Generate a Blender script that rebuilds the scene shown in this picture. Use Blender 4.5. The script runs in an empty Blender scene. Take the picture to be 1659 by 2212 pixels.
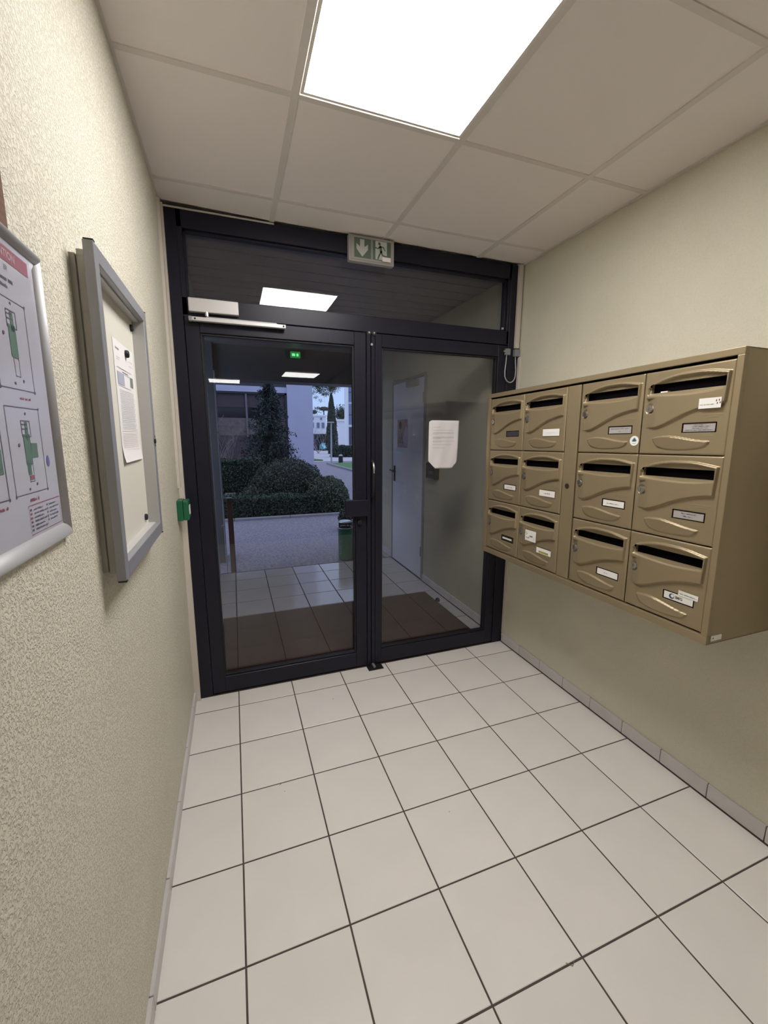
import bpy, bmesh, math, random
import numpy as np
from mathutils import Vector, Matrix
random.seed(7)
RNG = np.random.default_rng(11)
sc = bpy.context.scene
C = sc.collection

# ------------------------------------------------------------------ camera
cd = bpy.data.cameras.new('camera'); cam = bpy.data.objects.new('camera', cd); C.objects.link(cam)
cam.location = (0.0504, -2.2091, 1.4794)
cam.rotation_euler = (1.3884, -0.0040, -0.3477)
cd.sensor_fit = 'HORIZONTAL'; cd.sensor_width = 36.0; cd.lens = 36.0 * 889.64 / 1659.0
cd.clip_start = 0.02; cd.clip_end = 600
sc.camera = cam

# ------------------------------------------------------------------ sky, exposure
w = bpy.data.worlds.new('sky'); sc.world = w; w.use_nodes = True
nt = w.node_tree; nt.nodes.clear()
wo = nt.nodes.new('ShaderNodeOutputWorld'); bg = nt.nodes.new('ShaderNodeBackground')
tc = nt.nodes.new('ShaderNodeTexCoord'); sp = nt.nodes.new('ShaderNodeSeparateXYZ')
rp = nt.nodes.new('ShaderNodeValToRGB')
nt.links.new(tc.outputs['Generated'], sp.inputs[0]); nt.links.new(sp.outputs['Z'], rp.inputs[0])
nt.links.new(rp.outputs[0], bg.inputs[0]); nt.links.new(bg.outputs[0], wo.inputs[0])
e = rp.color_ramp.elements
e[0].position = 0.0; e[0].color = (0.50, 0.68, 1.0, 1)
e[1].position = 1.0; e[1].color = (1.15, 1.22, 1.62, 1)
m_ = rp.color_ramp.elements.new(0.15); m_.color = (0.48, 0.66, 1.05, 1)
bg.inputs[1].default_value = 1.05
PANEL_STRENGTH = 29.0
sc.view_settings.view_transform = 'Standard'; sc.view_settings.look = 'None'
sc.view_settings.gamma = 1.0; sc.view_settings.use_curve_mapping = False
sc.view_settings.exposure = 0.0
sc.cycles.use_denoising = True
sc.cycles.max_bounces = 12; sc.cycles.diffuse_bounces = 6; sc.cycles.glossy_bounces = 5
sc.cycles.transparent_max_bounces = 16
sc.cycles.sample_clamp_indirect = 6.0
sc.cycles.caustics_refractive = False

# ------------------------------------------------------------------ materials
MATS = {}
def mat(name, col, rough=0.5, metal=0.0, spec=0.5, bump=None, vary=None, emit=None, rand=0.0, coat=0.0, stretch=None):
    """bump = (scale, strength, distance[, detail]); vary = (scale, amount)"""
    if name in MATS: return MATS[name]
    m = bpy.data.materials.new(name); m.use_nodes = True; n = m.node_tree; b = n.nodes['Principled BSDF']
    b.inputs['Base Color'].default_value = (*col, 1); b.inputs['Roughness'].default_value = rough
    b.inputs['Metallic'].default_value = metal; b.inputs['Specular IOR Level'].default_value = spec
    b.inputs['Coat Weight'].default_value = coat
    tcn = n.nodes.new('ShaderNodeTexCoord'); src = tcn.outputs['Object']
    if stretch:
        mp = n.nodes.new('ShaderNodeMapping'); mp.inputs['Scale'].default_value = stretch
        n.links.new(src, mp.inputs[0]); src = mp.outputs[0]
    if vary or rand:
        mix = n.nodes.new('ShaderNodeHueSaturation'); mix.inputs['Color'].default_value = (*col, 1)
        val = None
        if vary:
            no = n.nodes.new('ShaderNodeTexNoise'); no.inputs['Scale'].default_value = vary[0]; no.inputs['Detail'].default_value = 5
            n.links.new(src, no.inputs['Vector'])
            mr = n.nodes.new('ShaderNodeMapRange'); mr.inputs[1].default_value = 0.3; mr.inputs[2].default_value = 0.7
            mr.inputs[3].default_value = 1 - vary[1]; mr.inputs[4].default_value = 1 + vary[1]
            n.links.new(no.outputs[0], mr.inputs[0]); val = mr.outputs[0]
        if rand:
            oi = n.nodes.new('ShaderNodeObjectInfo'); m2 = n.nodes.new('ShaderNodeMapRange')
            m2.inputs[3].default_value = 1 - rand; m2.inputs[4].default_value = 1 + rand
            n.links.new(oi.outputs['Random'], m2.inputs[0])
            if val is None: val = m2.outputs[0]
            else:
                mu = n.nodes.new('ShaderNodeMath'); mu.operation = 'MULTIPLY'
                n.links.new(val, mu.inputs[0]); n.links.new(m2.outputs[0], mu.inputs[1]); val = mu.outputs[0]
        n.links.new(val, mix.inputs['Value']); n.links.new(mix.outputs[0], b.inputs['Base Color'])
    if bump:
        no = n.nodes.new('ShaderNodeTexNoise'); no.inputs['Scale'].default_value = bump[0]
        no.inputs['Detail'].default_value = bump[3] if len(bump) > 3 else 3
        n.links.new(src, no.inputs['Vector'])
        bp = n.nodes.new('ShaderNodeBump'); bp.inputs['Strength'].default_value = bump[1]; bp.inputs['Distance'].default_value = bump[2]
        n.links.new(no.outputs[0], bp.inputs['Height']); n.links.new(bp.outputs[0], b.inputs['Normal'])
    if emit:
        b.inputs['Emission Color'].default_value = (*emit[:3], 1); b.inputs['Emission Strength'].default_value = emit[3]
    MATS[name] = m; return m

def plaster(name, col, scale, strength, dist, crev_shade):
    m = bpy.data.materials.new(name); m.use_nodes = True; n = m.node_tree; b = n.nodes['Principled BSDF']
    b.inputs['Roughness'].default_value = 0.62; b.inputs['Specular IOR Level'].default_value = 0.35
    tcn = n.nodes.new('ShaderNodeTexCoord')
    no = n.nodes.new('ShaderNodeTexNoise'); no.inputs['Scale'].default_value = scale; no.inputs['Detail'].default_value = 2.5
    no.inputs['Distortion'].default_value = 0.6; n.links.new(tcn.outputs['Object'], no.inputs['Vector'])
    n2 = n.nodes.new('ShaderNodeTexNoise'); n2.inputs['Scale'].default_value = 2.2; n2.inputs['Detail'].default_value = 3
    n.links.new(tcn.outputs['Object'], n2.inputs['Vector'])
    rr = n.nodes.new('ShaderNodeValToRGB'); rr.color_ramp.elements[0].position = 0.38; rr.color_ramp.elements[1].position = 0.56
    n.links.new(no.outputs[0], rr.inputs[0])
    bp = n.nodes.new('ShaderNodeBump'); bp.inputs['Strength'].default_value = strength; bp.inputs['Distance'].default_value = dist
    n.links.new(rr.outputs[0], bp.inputs['Height']); n.links.new(bp.outputs[0], b.inputs['Normal'])
    mx = n.nodes.new('ShaderNodeMix'); mx.data_type = 'RGBA'
    mx.inputs['A'].default_value = (col[0]*crev_shade, col[1]*crev_shade, col[2]*crev_shade*0.96, 1); mx.inputs['B'].default_value = (*col, 1)  # low spots darkened in the colour, as crevice shade
    n.links.new(rr.outputs[0], mx.inputs['Factor'])
    mr = n.nodes.new('ShaderNodeMapRange'); mr.inputs[1].default_value = .3; mr.inputs[2].default_value = .7; mr.inputs[3].default_value = .95; mr.inputs[4].default_value = 1.04
    n.links.new(n2.outputs[0], mr.inputs[0])
    hs = n.nodes.new('ShaderNodeHueSaturation'); n.links.new(mx.outputs['Result'], hs.inputs['Color']); n.links.new(mr.outputs[0], hs.inputs['Value'])
    n.links.new(hs.outputs[0], b.inputs['Base Color'])
    MATS[name] = m; return m

def glassmat(name, tint=(1, 1, 1), r0=0.045):
    m = bpy.data.materials.new(name); m.use_nodes = True; n = m.node_tree; n.nodes.clear()
    o = n.nodes.new('ShaderNodeOutputMaterial'); mx = n.nodes.new('ShaderNodeMixShader')
    t = n.nodes.new('ShaderNodeBsdfTransparent'); t.inputs[0].default_value = (*tint, 1)
    g = n.nodes.new('ShaderNodeBsdfGlossy'); g.inputs['Roughness'].default_value = 0.0
    lw = n.nodes.new('ShaderNodeLayerWeight'); lw.inputs[0].default_value = 0.5
    pw = n.nodes.new('ShaderNodeMath'); pw.operation = 'POWER'; pw.inputs[1].default_value = 5
    ma = n.nodes.new('ShaderNodeMath'); ma.operation = 'MULTIPLY_ADD'; ma.inputs[1].default_value = 0.9; ma.inputs[2].default_value = r0
    n.links.new(lw.outputs['Facing'], pw.inputs[0]); n.links.new(pw.outputs[0], ma.inputs[0])
    n.links.new(ma.outputs[0], mx.inputs[0]); n.links.new(t.outputs[0], mx.inputs[1]); n.links.new(g.outputs[0], mx.inputs[2])
    n.links.new(mx.outputs[0], o.inputs[0]); MATS[name] = m; return m

M_WALL_L = plaster('rough_plaster', (0.765, 0.72, 0.60), 190, 0.62, 0.0028, 0.82)
M_WALL_R = plaster('fine_plaster', (0.66, 0.625, 0.51), 190, 0.25, 0.001, 0.96)
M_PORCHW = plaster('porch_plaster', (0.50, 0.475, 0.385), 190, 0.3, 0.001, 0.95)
M_TILE = mat('floor_tile', (0.79, 0.75, 0.705), 0.28, spec=0.4, vary=(3.0, 0.035), rand=0.015, bump=(60, 0.05, 0.0004))
M_GROUT = mat('grout', (0.085, 0.065, 0.058), 0.9, vary=(30, 0.2))
M_SKIRT = mat('skirting_tile', (0.60, 0.575, 0.56), 0.35, rand=0.03, vary=(8, 0.05))
M_CEIL = mat('ceiling_panel', (0.90, 0.85, 0.83), 0.85, spec=0.1, rand=0.012, bump=(260, 0.15, 0.0006))
M_TBAR = mat('ceiling_grid_metal', (0.74, 0.70, 0.67), 0.6)
M_FRAME = mat('anthracite_paint', (0.014, 0.0135, 0.023), 0.36, spec=0.26, vary=(6, 0.08))
M_GASKET = mat('black_rubber', (0.008, 0.008, 0.010), 0.6)
M_GLASS = glassmat('window_glass', (0.975, 0.98, 0.99), 0.046)
M_ACRYL = glassmat('acrylic_glass', (0.99, 0.99, 0.99), 0.03)
M_BRONZE = mat('bronze_paint', (0.345, 0.27, 0.162), 0.33, metal=0.40, spec=0.5, vary=(4, 0.03), bump=(500, 0.06, 0.0003))
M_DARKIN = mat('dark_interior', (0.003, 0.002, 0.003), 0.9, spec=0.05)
M_CHROME = mat('chrome', (0.78, 0.76, 0.74), 0.28, metal=1.0)
M_WHITEP = mat('white_paper', (0.80, 0.77, 0.76), 0.7)
M_WHITEL = mat('white_label', (0.86, 0.83, 0.78), 0.5)
M_GREYL = mat('grey_label', (0.42, 0.39, 0.37), 0.4)
M_DARKL = mat('dark_label', (0.05, 0.045, 0.06), 0.45)
M_INK = mat('ink', (0.10, 0.095, 0.10), 0.7)
M_INKP = mat('pale_ink', (0.42, 0.39, 0.38), 0.7)
M_SILV = mat('silver_paint', (0.66, 0.64, 0.63), 0.38, metal=0.25)
M_ALU = mat('brushed_aluminium', (0.42, 0.415, 0.42), 0.48, metal=0.25, stretch=(1, 1, 1))
M_ALUG = mat('grey_aluminium', (0.30, 0.30, 0.32), 0.4, metal=0.3)
M_BEIGEB = mat('cabinet_side_beige', (0.36, 0.34, 0.30), 0.5)
M_LINING = mat('cabinet_lining', (0.46, 0.45, 0.43), 0.45)
M_HALLW = mat('hall_light_absorber', (0.11, 0.085, 0.065), 0.7)  # unseen hall darkened to cut bounce light and haze in the glass
M_DIFF2 = mat('far_light_diffuser', (0.9, 0.9, 0.9), 0.5, emit=(1.0, 0.975, 0.95, 13.0))
M_BOARD = mat('cream_backboard', (0.66, 0.64, 0.56), 0.6)
M_PLASTW = mat('cream_plastic', (0.62, 0.57, 0.50), 0.5)
M_GREEN = mat('green_plastic', (0.012, 0.12, 0.055), 0.35)
M_SGREEN = mat('sign_green', (0.10, 0.145, 0.105), 0.4)
M_SPALE = mat('sign_pale', (0.50, 0.51, 0.48), 0.45)
M_DIFF = mat('light_diffuser', (0.9, 0.9, 0.9), 0.5, emit=(1.0, 0.98, 0.968, PANEL_STRENGTH))
M_MAT = mat('brown_mat', (0.042, 0.019, 0.0135), 0.95, spec=0.1, bump=(600, 0.6, 0.002), vary=(12, 0.1))

# ------------------------------------------------------------------ mesh helper
class MB:
    def __init__(s): s.v = []; s.f = []; s.mi = []
    def add(s, vs, fs, mi=0):
        o = len(s.v); s.v += [tuple(v) for v in vs]; s.f += [tuple(i + o for i in f) for f in fs]; s.mi += [mi] * len(fs); return s
    def box(s, x0, x1, y0, y1, z0, z1, mi=0):
        x0, x1 = min(x0, x1), max(x0, x1); y0, y1 = min(y0, y1), max(y0, y1); z0, z1 = min(z0, z1), max(z0, z1)
        vs = [(x0,y0,z0),(x1,y0,z0),(x1,y1,z0),(x0,y1,z0),(x0,y0,z1),(x1,y0,z1),(x1,y1,z1),(x0,y1,z1)]
        return s.add(vs, [(0,3,2,1),(4,5,6,7),(0,1,5,4),(1,2,6,5),(2,3,7,6),(3,0,4,7)], mi)
    def cyl(s, p0, p1, r0, r1=None, n=14, mi=0):
        r1 = r0 if r1 is None else r1; p0 = Vector(p0); p1 = Vector(p1); d = (p1 - p0).normalized()
        a = d.orthogonal().normalized(); b = d.cross(a)
        vs = [p0 + (a*math.cos(t) + b*math.sin(t))*r0 for t in [2*math.pi*k/n for k in range(n)]]
        vs += [p1 + (a*math.cos(t) + b*math.sin(t))*r1 for t in [2*math.pi*k/n for k in range(n)]]
        fs = [(k, (k+1) % n, n+(k+1) % n, n+k) for k in range(n)] + [tuple(range(n))[::-1], tuple(range(n, 2*n))]
        return s.add(vs, fs, mi)
    def tube(s, pts, r, n=8, mi=0):
        pts = [Vector(p) for p in pts]; o = len(s.v); prev = None
        for i, p in enumerate(pts):
            d = (pts[min(i+1, len(pts)-1)] - pts[max(i-1, 0)]).normalized()
            if prev is None: a = d.orthogonal().normalized()
            else:
                a = prev - d * prev.dot(d); a = a.normalized() if a.length > 1e-6 else d.orthogonal().normalized()
            prev = a; b = d.cross(a); rr = r[i] if isinstance(r, (list, tuple)) else r
            s.v += [tuple(p + (a*math.cos(2*math.pi*k/n) + b*math.sin(2*math.pi*k/n))*rr) for k in range(n)]
        for i in range(len(pts)-1):
            for k in range(n):
                s.f.append((o+i*n+k, o+i*n+(k+1) % n, o+(i+1)*n+(k+1) % n, o+(i+1)*n+k)); s.mi.append(mi)
        s.f.append(tuple(o+k for k in range(n))[::-1]); s.mi.append(mi)
        s.f.append(tuple(o+(len(pts)-1)*n+k for k in range(n))); s.mi.append(mi)
        return s
    def prism(s, pts, n, d, mi=0):
        """closed polygon pts (3D, planar) extruded by vector n*d"""
        k = len(pts); off = Vector(n)*d; vs = [Vector(p) for p in pts] + [Vector(p)+off for p in pts]
        fs = [tuple(range(k))[::-1], tuple(range(k, 2*k))] + [(i, (i+1) % k, k+(i+1) % k, k+i) for i in range(k)]
        return s.add(vs, fs, mi)
    def mesh(s, name, mats):
        me = bpy.data.meshes.new(name); me.from_pydata(s.v, [], s.f)
        for m in (mats if isinstance(mats, (list, tuple)) else [mats]): me.materials.append(m)
        me.polygons.foreach_set('material_index', s.mi)
        me.update(); return me

def fixn(me):
    b = bmesh.new(); b.from_mesh(me); bmesh.ops.recalc_face_normals(b, faces=b.faces); b.to_mesh(me); b.free()
def put(name, me, parent=None, loc=(0, 0, 0), rot=(0, 0, 0), bevel=0, smooth=False, seg=2):
    o = bpy.data.objects.new(name, me); C.objects.link(o); o.location = loc; o.rotation_euler = rot
    if parent is not None: o.parent = parent
    if smooth:
        me.polygons.foreach_set('use_smooth', [True]*len(me.polygons))
    if bevel:
        bv = o.modifiers.new('bevel', 'BEVEL'); bv.width = bevel; bv.segments = seg; bv.limit_method = 'ANGLE'; bv.angle_limit = 0.7
    return o
def build(mb, name, mats, parent=None, world=True, bevel=0, smooth=False, fix=False, seg=2):
    """mb in world coordinates; parented meshes are moved into the parent's frame (unrotated parents)"""
    if parent is not None and world:
        off = Vector((0, 0, 0)); p = parent
        while p is not None: off += p.location; p = p.parent
        mb.v = [(v[0]-off.x, v[1]-off.y, v[2]-off.z) for v in mb.v]
    me = mb.mesh(name, mats)
    if fix: fixn(me)
    return put(name, me, parent, bevel=bevel, smooth=smooth, seg=seg)
def tag(o, label=None, cat=None, group=None, kind=None):
    if label: o['label'] = label
    if cat: o['category'] = cat
    if group: o['group'] = group
    if kind: o['kind'] = kind
    return o
def thing(name, label, cat, loc=(0, 0, 0), rot=(0, 0, 0), group=None, kind=None):
    o = bpy.data.objects.new(name, None); C.objects.link(o); o.location = loc; o.rotation_euler = rot; o.empty_display_size = 0.05
    return tag(o, label, cat, group, kind)
def struct(o, label=None, cat=None): return tag(o, label, cat, kind='structure')

def glyphs(txt, size, align='CENTER', bold=0.0):
    cu = bpy.data.curves.new('t', 'FONT'); cu.body = txt; cu.size = size; cu.align_x = align; cu.align_y = 'CENTER'
    cu.offset = bold; cu.resolution_u = 3
    o = bpy.data.objects.new('t', cu); C.objects.link(o); dg = bpy.context.evaluated_depsgraph_get(); dg.update()
    me = bpy.data.meshes.new_from_object(o.evaluated_get(dg)); vs = [tuple(v.co) for v in me.vertices]; fs = [tuple(p.vertices) for p in me.polygons]
    bpy.data.objects.remove(o); bpy.data.meshes.remove(me); bpy.data.curves.remove(cu)
    return vs, fs
class Print:
    """flat print on a plane: origin o, right r, up u, normal n; every mark is 0.2 mm of ink"""
    def __init__(s, o, r, u, n): s.o, s.r, s.u, s.n = Vector(o), Vector(r), Vector(u), Vector(n); s.mb = MB()
    def P(s, a, b, h=0.0002): return s.o + s.r*a + s.u*b + s.n*h
    def rect(s, a0, b0, a1, b1, mi=0, h=0.0002):
        s.mb.add([s.P(a0,b0,h), s.P(a1,b0,h), s.P(a1,b1,h), s.P(a0,b1,h)], [(0,1,2,3)], mi); return s
    def poly(s, pts, mi=0, h=0.0002): s.mb.add([s.P(a,b,h) for a, b in pts], [tuple(range(len(pts)))], mi); return s
    def disc(s, a, b, r, mi=0, h=0.0002, n=28, ry=None):
        ry = ry or r
        return s.poly([(a+r*math.cos(2*math.pi*k/n), b+ry*math.sin(2*math.pi*k/n)) for k in range(n)], mi, h)
    def stroke(s, pts, wd, mi=0, h=0.0003):
        for (a0,b0),(a1,b1) in zip(pts[:-1], pts[1:]):
            L = math.hypot(a1-a0, b1-b0) or 1e-9; dx, dy = (b1-b0)/L*wd/2, -(a1-a0)/L*wd/2
            s.poly([(a0-dx,b0-dy),(a0+dx,b0+dy),(a1+dx,b1+dy),(a1-dx,b1-dy)][::-1], mi, h)
        for a, b in pts: s.disc(a, b, wd/2, mi, h, 8)
        return s
    def frame(s, a0, b0, a1, b1, t, mi=0):
        s.rect(a0,b0,a1,b0+t,mi); s.rect(a0,b1-t,a1,b1,mi); s.rect(a0,b0,a0+t,b1,mi); s.rect(a1-t,b0,a1,b1,mi); return s
    def text(s, txt, a, b, size, mi=0, align='CENTER', bold=0.0, h=0.0004, sx=1.0):
        vs, fs = glyphs(txt, size, align, bold); s.mb.add([s.P(a+v[0]*sx, b+v[1], h) for v in vs], fs, mi); return s
    def scrib(s, a0, a1, b, t, mi=0, seed=0):
        r = random.Random(seed); a = a0
        while a < a1:
            L = r.uniform(1.5, 5.5)*t
            aa = a
            while aa < min(a+L, a1):
                hh = t*r.uniform(.55, 1.0); s.rect(aa, b, aa+t*.42, b+hh, mi); aa += t*.62
            a = aa + t*.7
        return s

# ================================================================== STRUCTURE
P = 0.305; GR = 0.0055
def wallx(z): return -0.235 + 0.012*z
# --- floor: screed + every tile
YD = 0.14
fl = build(MB().box(-1.7, 1.95, -7.7, 0.30, -0.06, -0.0016), 'floor', M_GROUT); struct(fl, 'pale glazed floor tiles with dark grout in the entrance hall', 'floor')
tile_mesh = {}
def tile_at(parent, x0, x1, y0, y1, top=0.0, name='tile', m=M_TILE, g=GR):
    x0 += g/2; x1 -= g/2; y0 += g/2; y1 -= g/2
    if x1-x0 < 0.01 or y1-y0 < 0.01: return
    k = (round(x1-x0, 4), round(y1-y0, 4), m.name)
    if k not in tile_mesh:
        a, b, c = k[0]/2, k[1]/2, 0.0016
        mb = MB(); vs = [(-a,-b,-.008),(a,-b,-.008),(a,b,-.008),(-a,b,-.008),(-a,-b,-c*.7),(a,-b,-c*.7),(a,b,-c*.7),(-a,b,-c*.7),
                         (-a+c,-b+c,0),(a-c,-b+c,0),(a-c,b-c,0),(-a+c,b-c,0)]
        mb.add(vs, [(0,1,5,4),(1,2,6,5),(2,3,7,6),(3,0,4,7),(4,5,9,8),(5,6,10,9),(6,7,11,10),(7,4,8,11),(8,9,10,11)])
        tile_mesh[k] = mb.mesh('tile', m)
    px, py, pz = parent.location
    put(name, tile_mesh[k], parent, ((x0+x1)/2-px, (y0+y1)/2-py, top-pz + random.uniform(-.0002, .0002)))
xs = [-0.240] + [P*i for i in range(0, 6)] + [1.818]
def tile_block(parent, ylo, yhi, top=0.0):
    j0 = math.floor(ylo/P)
    ys = sorted(set([ylo] + [P*j for j in range(j0, 40) if ylo < P*j < yhi] + [yhi]))
    for a, b in zip(xs[:-1], xs[1:]):
        for c, d in zip(ys[:-1], ys[1:]): tile_at(parent, a, b, c, d, top)
tile_block(fl, -3.355, 0.142)
build(MB().box(-1.7, 1.83, -7.7, -3.36, -0.01, 0.0), 'rear_dark_floor', M_HALLW, fl)  # unseen rear floor, dark to hold back bounce light
# --- left wall (slightly out of plumb), right wall, rear hall
def wall_prism(y0, y1, name, m, x_of=wallx, thick=-0.25, z1=2.60):
    mb = MB(); xa, xb = x_of(0), x_of(z1)
    vs = [(xa,y0,0),(xa,y1,0),(xb,y1,z1),(xb,y0,z1),(xa+thick,y0,0),(xa+thick,y1,0),(xb+thick,y1,z1),(xb+thick,y0,z1)]
    mb.add(vs, [(0,1,2,3),(7,6,5,4),(0,4,5,1),(1,5,6,2),(2,6,7,3),(3,7,4,0)])
    return build(mb, name, m, fix=True)
struct(wall_prism(-3.3, 0.30, 'wall_left', M_WALL_L), 'rough cream plaster wall on the left of the hall', 'wall')
struct(build(MB().box(1.828, 2.05, -7.7, -3.2, 0, 2.60), 'wall_rear_right', M_HALLW))
struct(build(MB().box(1.828, 2.05, -3.2, 0.30, 0, 2.60), 'wall_right', M_WALL_R), 'smooth cream plaster wall behind the letterboxes', 'wall')
wl = MB().box(-1.95, -1.7, -7.7, -3.0, 0, 2.6).box(-1.95, -0.485, -3.3, -3.05, 0, 2.6)
struct(build(wl, 'wall_rear_left', M_HALLW)); struct(build(MB().box(-1.95, 2.05, -7.95, -7.7, 0, 2.6), 'wall_rear', M_HALLW))
# --- skirtings
def skirt(name, x, yjoints, ylo, yhi, sgn, h=0.067, th=0.008, parent_label=None):
    root = thing(name, None, None, (x, 0, 0)); root['kind'] = 'structure'
    ys = [ylo] + [y for y in yjoints if ylo+.01 < y < yhi-.01] + [yhi]
    build(MB().box(x-sgn*0.002, x+sgn*0.003, ylo, yhi, 0.0, h-0.001), 'skirting_bed', M_GROUT, root)
    for a, b in zip(ys[:-1], ys[1:]):
        build(MB().box(x, x+sgn*th, a+.0015, b-.0015, 0.002, h), 'tile', M_SKIRT, root, bevel=0.0015, seg=1)
    return root
yj = sorted([-0.067 - 0.2025*k for k in range(0, 17)] + [0.135])
skirt('baseboard_right', 1.828, yj, -3.355, 0.138, -1)
skirt('baseboard_left', -0.236, sorted([P*k - .02 for k in range(-11, 1)]), -3.29, 0.118, 1, th=0.012, h=0.06)
# --- ceiling grid
ZC = 2.53
gx = [-0.235, 0.298, 0.893, 1.497, 1.828]; gy = [0.135, -0.07, -0.69, -1.31, -1.93, -2.55, -3.17]
ce = build(MB().box(-0.5, 1.95, -3.18, 0.30, 2.56, 2.62).box(-1.95, 2.05, -7.95, -3.18, 2.53, 2.62), 'ceiling', M_CEIL)
struct(ce, 'white suspended ceiling of mineral panels in a metal grid', 'ceiling')
for i in range(4):
    for j in range(6):
        if i == 1 and j == 2: continue
        x0, x1, y1, y0 = gx[i], gx[i+1], gy[j], gy[j+1]
        o = build(MB().box(x0+.004-(x0+x1)/2, x1-.004-(x0+x1)/2, y0+.004-(y0+y1)/2, y1-.004-(y0+y1)/2, 0, 0.012), 'ceiling_tile', M_CEIL)
        o.parent = ce; o.location = ((x0+x1)/2, (y0+y1)/2, ZC+0.0045)
        if i == 0 and j == 0: o.rotation_euler = (0, 0.022, 0); o.location.z += 0.004
for x in gx[1:4]: build(MB().box(x-.012, x+.012, gy[-1], gy[0], ZC, ZC+.005), 'grid_bar', M_TBAR, ce)
for y in gy[1:]:
    for a, b in zip(gx[:-1], gx[1:]): build(MB().box(a+.012, b-.012, y-.010, y+.010, ZC+.0006, ZC+.0052), 'grid_bar', M_TBAR, ce)
build(MB().box(1.812, 1.828, gy[-1], gy[0], ZC+.0003, ZC+.005), 'edge_angle', M_TBAR, ce)
build(MB().box(-0.215, -0.196, gy[-1], -0.02, ZC+.0003, ZC+.005), 'edge_angle', M_TBAR, ce)
def light_panel(x0, x1, y0, y1, z, label, m=M_DIFF):
    t = thing('ceiling_light', label, 'light panel', ((x0+x1)/2, (y0+y1)/2, z), group='square ceiling light panels')
    a, b = (x1-x0)/2, (y1-y0)/2
    f = MB().box(-a, a, -b, -b+.010, 0, .012).box(-a, a, b-.010, b, 0, .012).box(-a, -a+.010, -b+.01, b-.01, 0, .012).box(a-.010, a, -b+.01, b-.01, 0, .012)
    build(f, 'frame', M_WHITEL, t, world=False)
    build(MB().box(-a+.010, a-.010, -b+.010, b-.010, .002, .010), 'diffuser', m, t, world=False)
light_panel(0.312, 0.881, -1.298, -0.708, ZC-0.001, 'large glowing square light panel set in the ceiling before the glass door')
light_panel(-0.32, 0.26, -6.64, -6.05, ZC-0.014, 'glowing square light panel far down the hall, mirrored left of the door glass', M_DIFF2)
light_panel(0.93, 1.53, -5.28, -4.68, ZC-0.014, 'glowing square light panel down the hall, mirrored under the green lamp', M_DIFF2)

# ================================================================== DOOR SCREEN (anthracite)
scr = thing('door_frame', 'anthracite aluminium frame with a wide transom pane over the double door', 'door frame', (0.8, YD, 0), kind='structure')
def fb(name, x0, x1, z0, z1, y0=YD, y1=YD+.075, parent=scr, m=M_FRAME, bevel=.0015): return build(MB().box(x0, x1, y0, y1, z0, z1), name, m, parent, bevel=bevel, seg=1)
fb('jamb', -0.203, -0.140, 0, 2.527); fb('jamb', 1.745, 1.827, 0, 2.527)
fb('jamb_cover', -0.140, -0.118, 2.05, 2.527); fb('jamb_cover', 1.728, 1.745, 2.06, 2.527)
fb('head_rail', -0.140, 1.745, 2.444, 2.527)
fb('transom_bar', -0.140, 1.745, 2.056, 2.138)
# glazing bead of transom pane
T0, T1, Z0, Z1 = -0.118, 1.729, 2.138, 2.444
bd = MB().box(T0, T1, YD+.02, YD+.05, Z1-.010, Z1).box(T0, T1, YD+.02, YD+.05, Z0, Z0+.008).box(T0, T0+.012, YD+.02, YD+.05, Z0, Z1).box(T1-.010, T1, YD+.02, YD+.05, Z0, Z1)
build(bd, 'glazing_bead', M_FRAME, scr, bevel=.001, seg=1)
tg = build(MB().box(T0+.002, T1-.002, YD+.052, YD+.060, Z0+.001, Z1-.001), 'transom_glass', M_GLASS, scr)
build(MB().box(1.700, 1.712, YD+.012, YD+.020, 2.148, 2.160), 'clip', M_CHROME, scr)
def leaf(name, label, x0, x1, gx0, gx1, gz0=0.105, gz1=1.981, yf=YD+.004):
    d = thing(name, label, 'door', ((x0+x1)/2, yf, 0.008), kind='structure')
    y1 = yf+.055
    build(MB().box(x0, gx0, yf, y1, .010, 2.052), 'stile', M_FRAME, d, bevel=.002, seg=1)
    build(MB().box(gx1, x1, yf, y1, .010, 2.052), 'stile', M_FRAME, d, bevel=.002, seg=1)
    build(MB().box(gx0, gx1, yf, y1, .010, gz0), 'bottom_rail', M_FRAME, d, bevel=.002, seg=1)
    build(MB().box(gx0, gx1, yf, y1, gz1, 2.052), 'top_rail', M_FRAME, d, bevel=.002, seg=1)
    b = .009
    bm_ = MB().box(gx0, gx1, yf+.010, yf+.034, gz0, gz0+b).box(gx0, gx1, yf+.010, yf+.034, gz1-b, gz1).box(gx0, gx0+b, yf+.010, yf+.034, gz0+b, gz1-b).box(gx1-b, gx1, yf+.010, yf+.034, gz0+b, gz1-b)
    build(bm_, 'glazing_bead', M_GASKET, d, bevel=.001, seg=1)
    build(MB().box(gx0+.001, gx1-.001, yf+.034, yf+.042, gz0+.001, gz1-.001), 'glass', M_GLASS, d)
    return d
dl = leaf('door_1', 'left glazed leaf of the anthracite double door, with silver closer arm', -0.137, 0.792, -0.070, 0.723)
dr = leaf('door_2', 'right glazed leaf of the anthracite double door, with paper notice', 0.848, 1.742, 0.889, 1.677)
build(MB().box(0.794, 0.817, YD-.004, YD+.05, .012, 2.05), 'meeting_strip', M_FRAME, dl, bevel=.002, seg=1)
build(MB().box(0.823, 0.846, YD+.002, YD+.05, .012, 2.05), 'meeting_strip', M_FRAME, dr, bevel=.002, seg=1)
build(MB().box(0.817, 0.823, YD+.03, YD+.055, .012, 2.05), 'seal', M_GASKET, dl)
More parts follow.
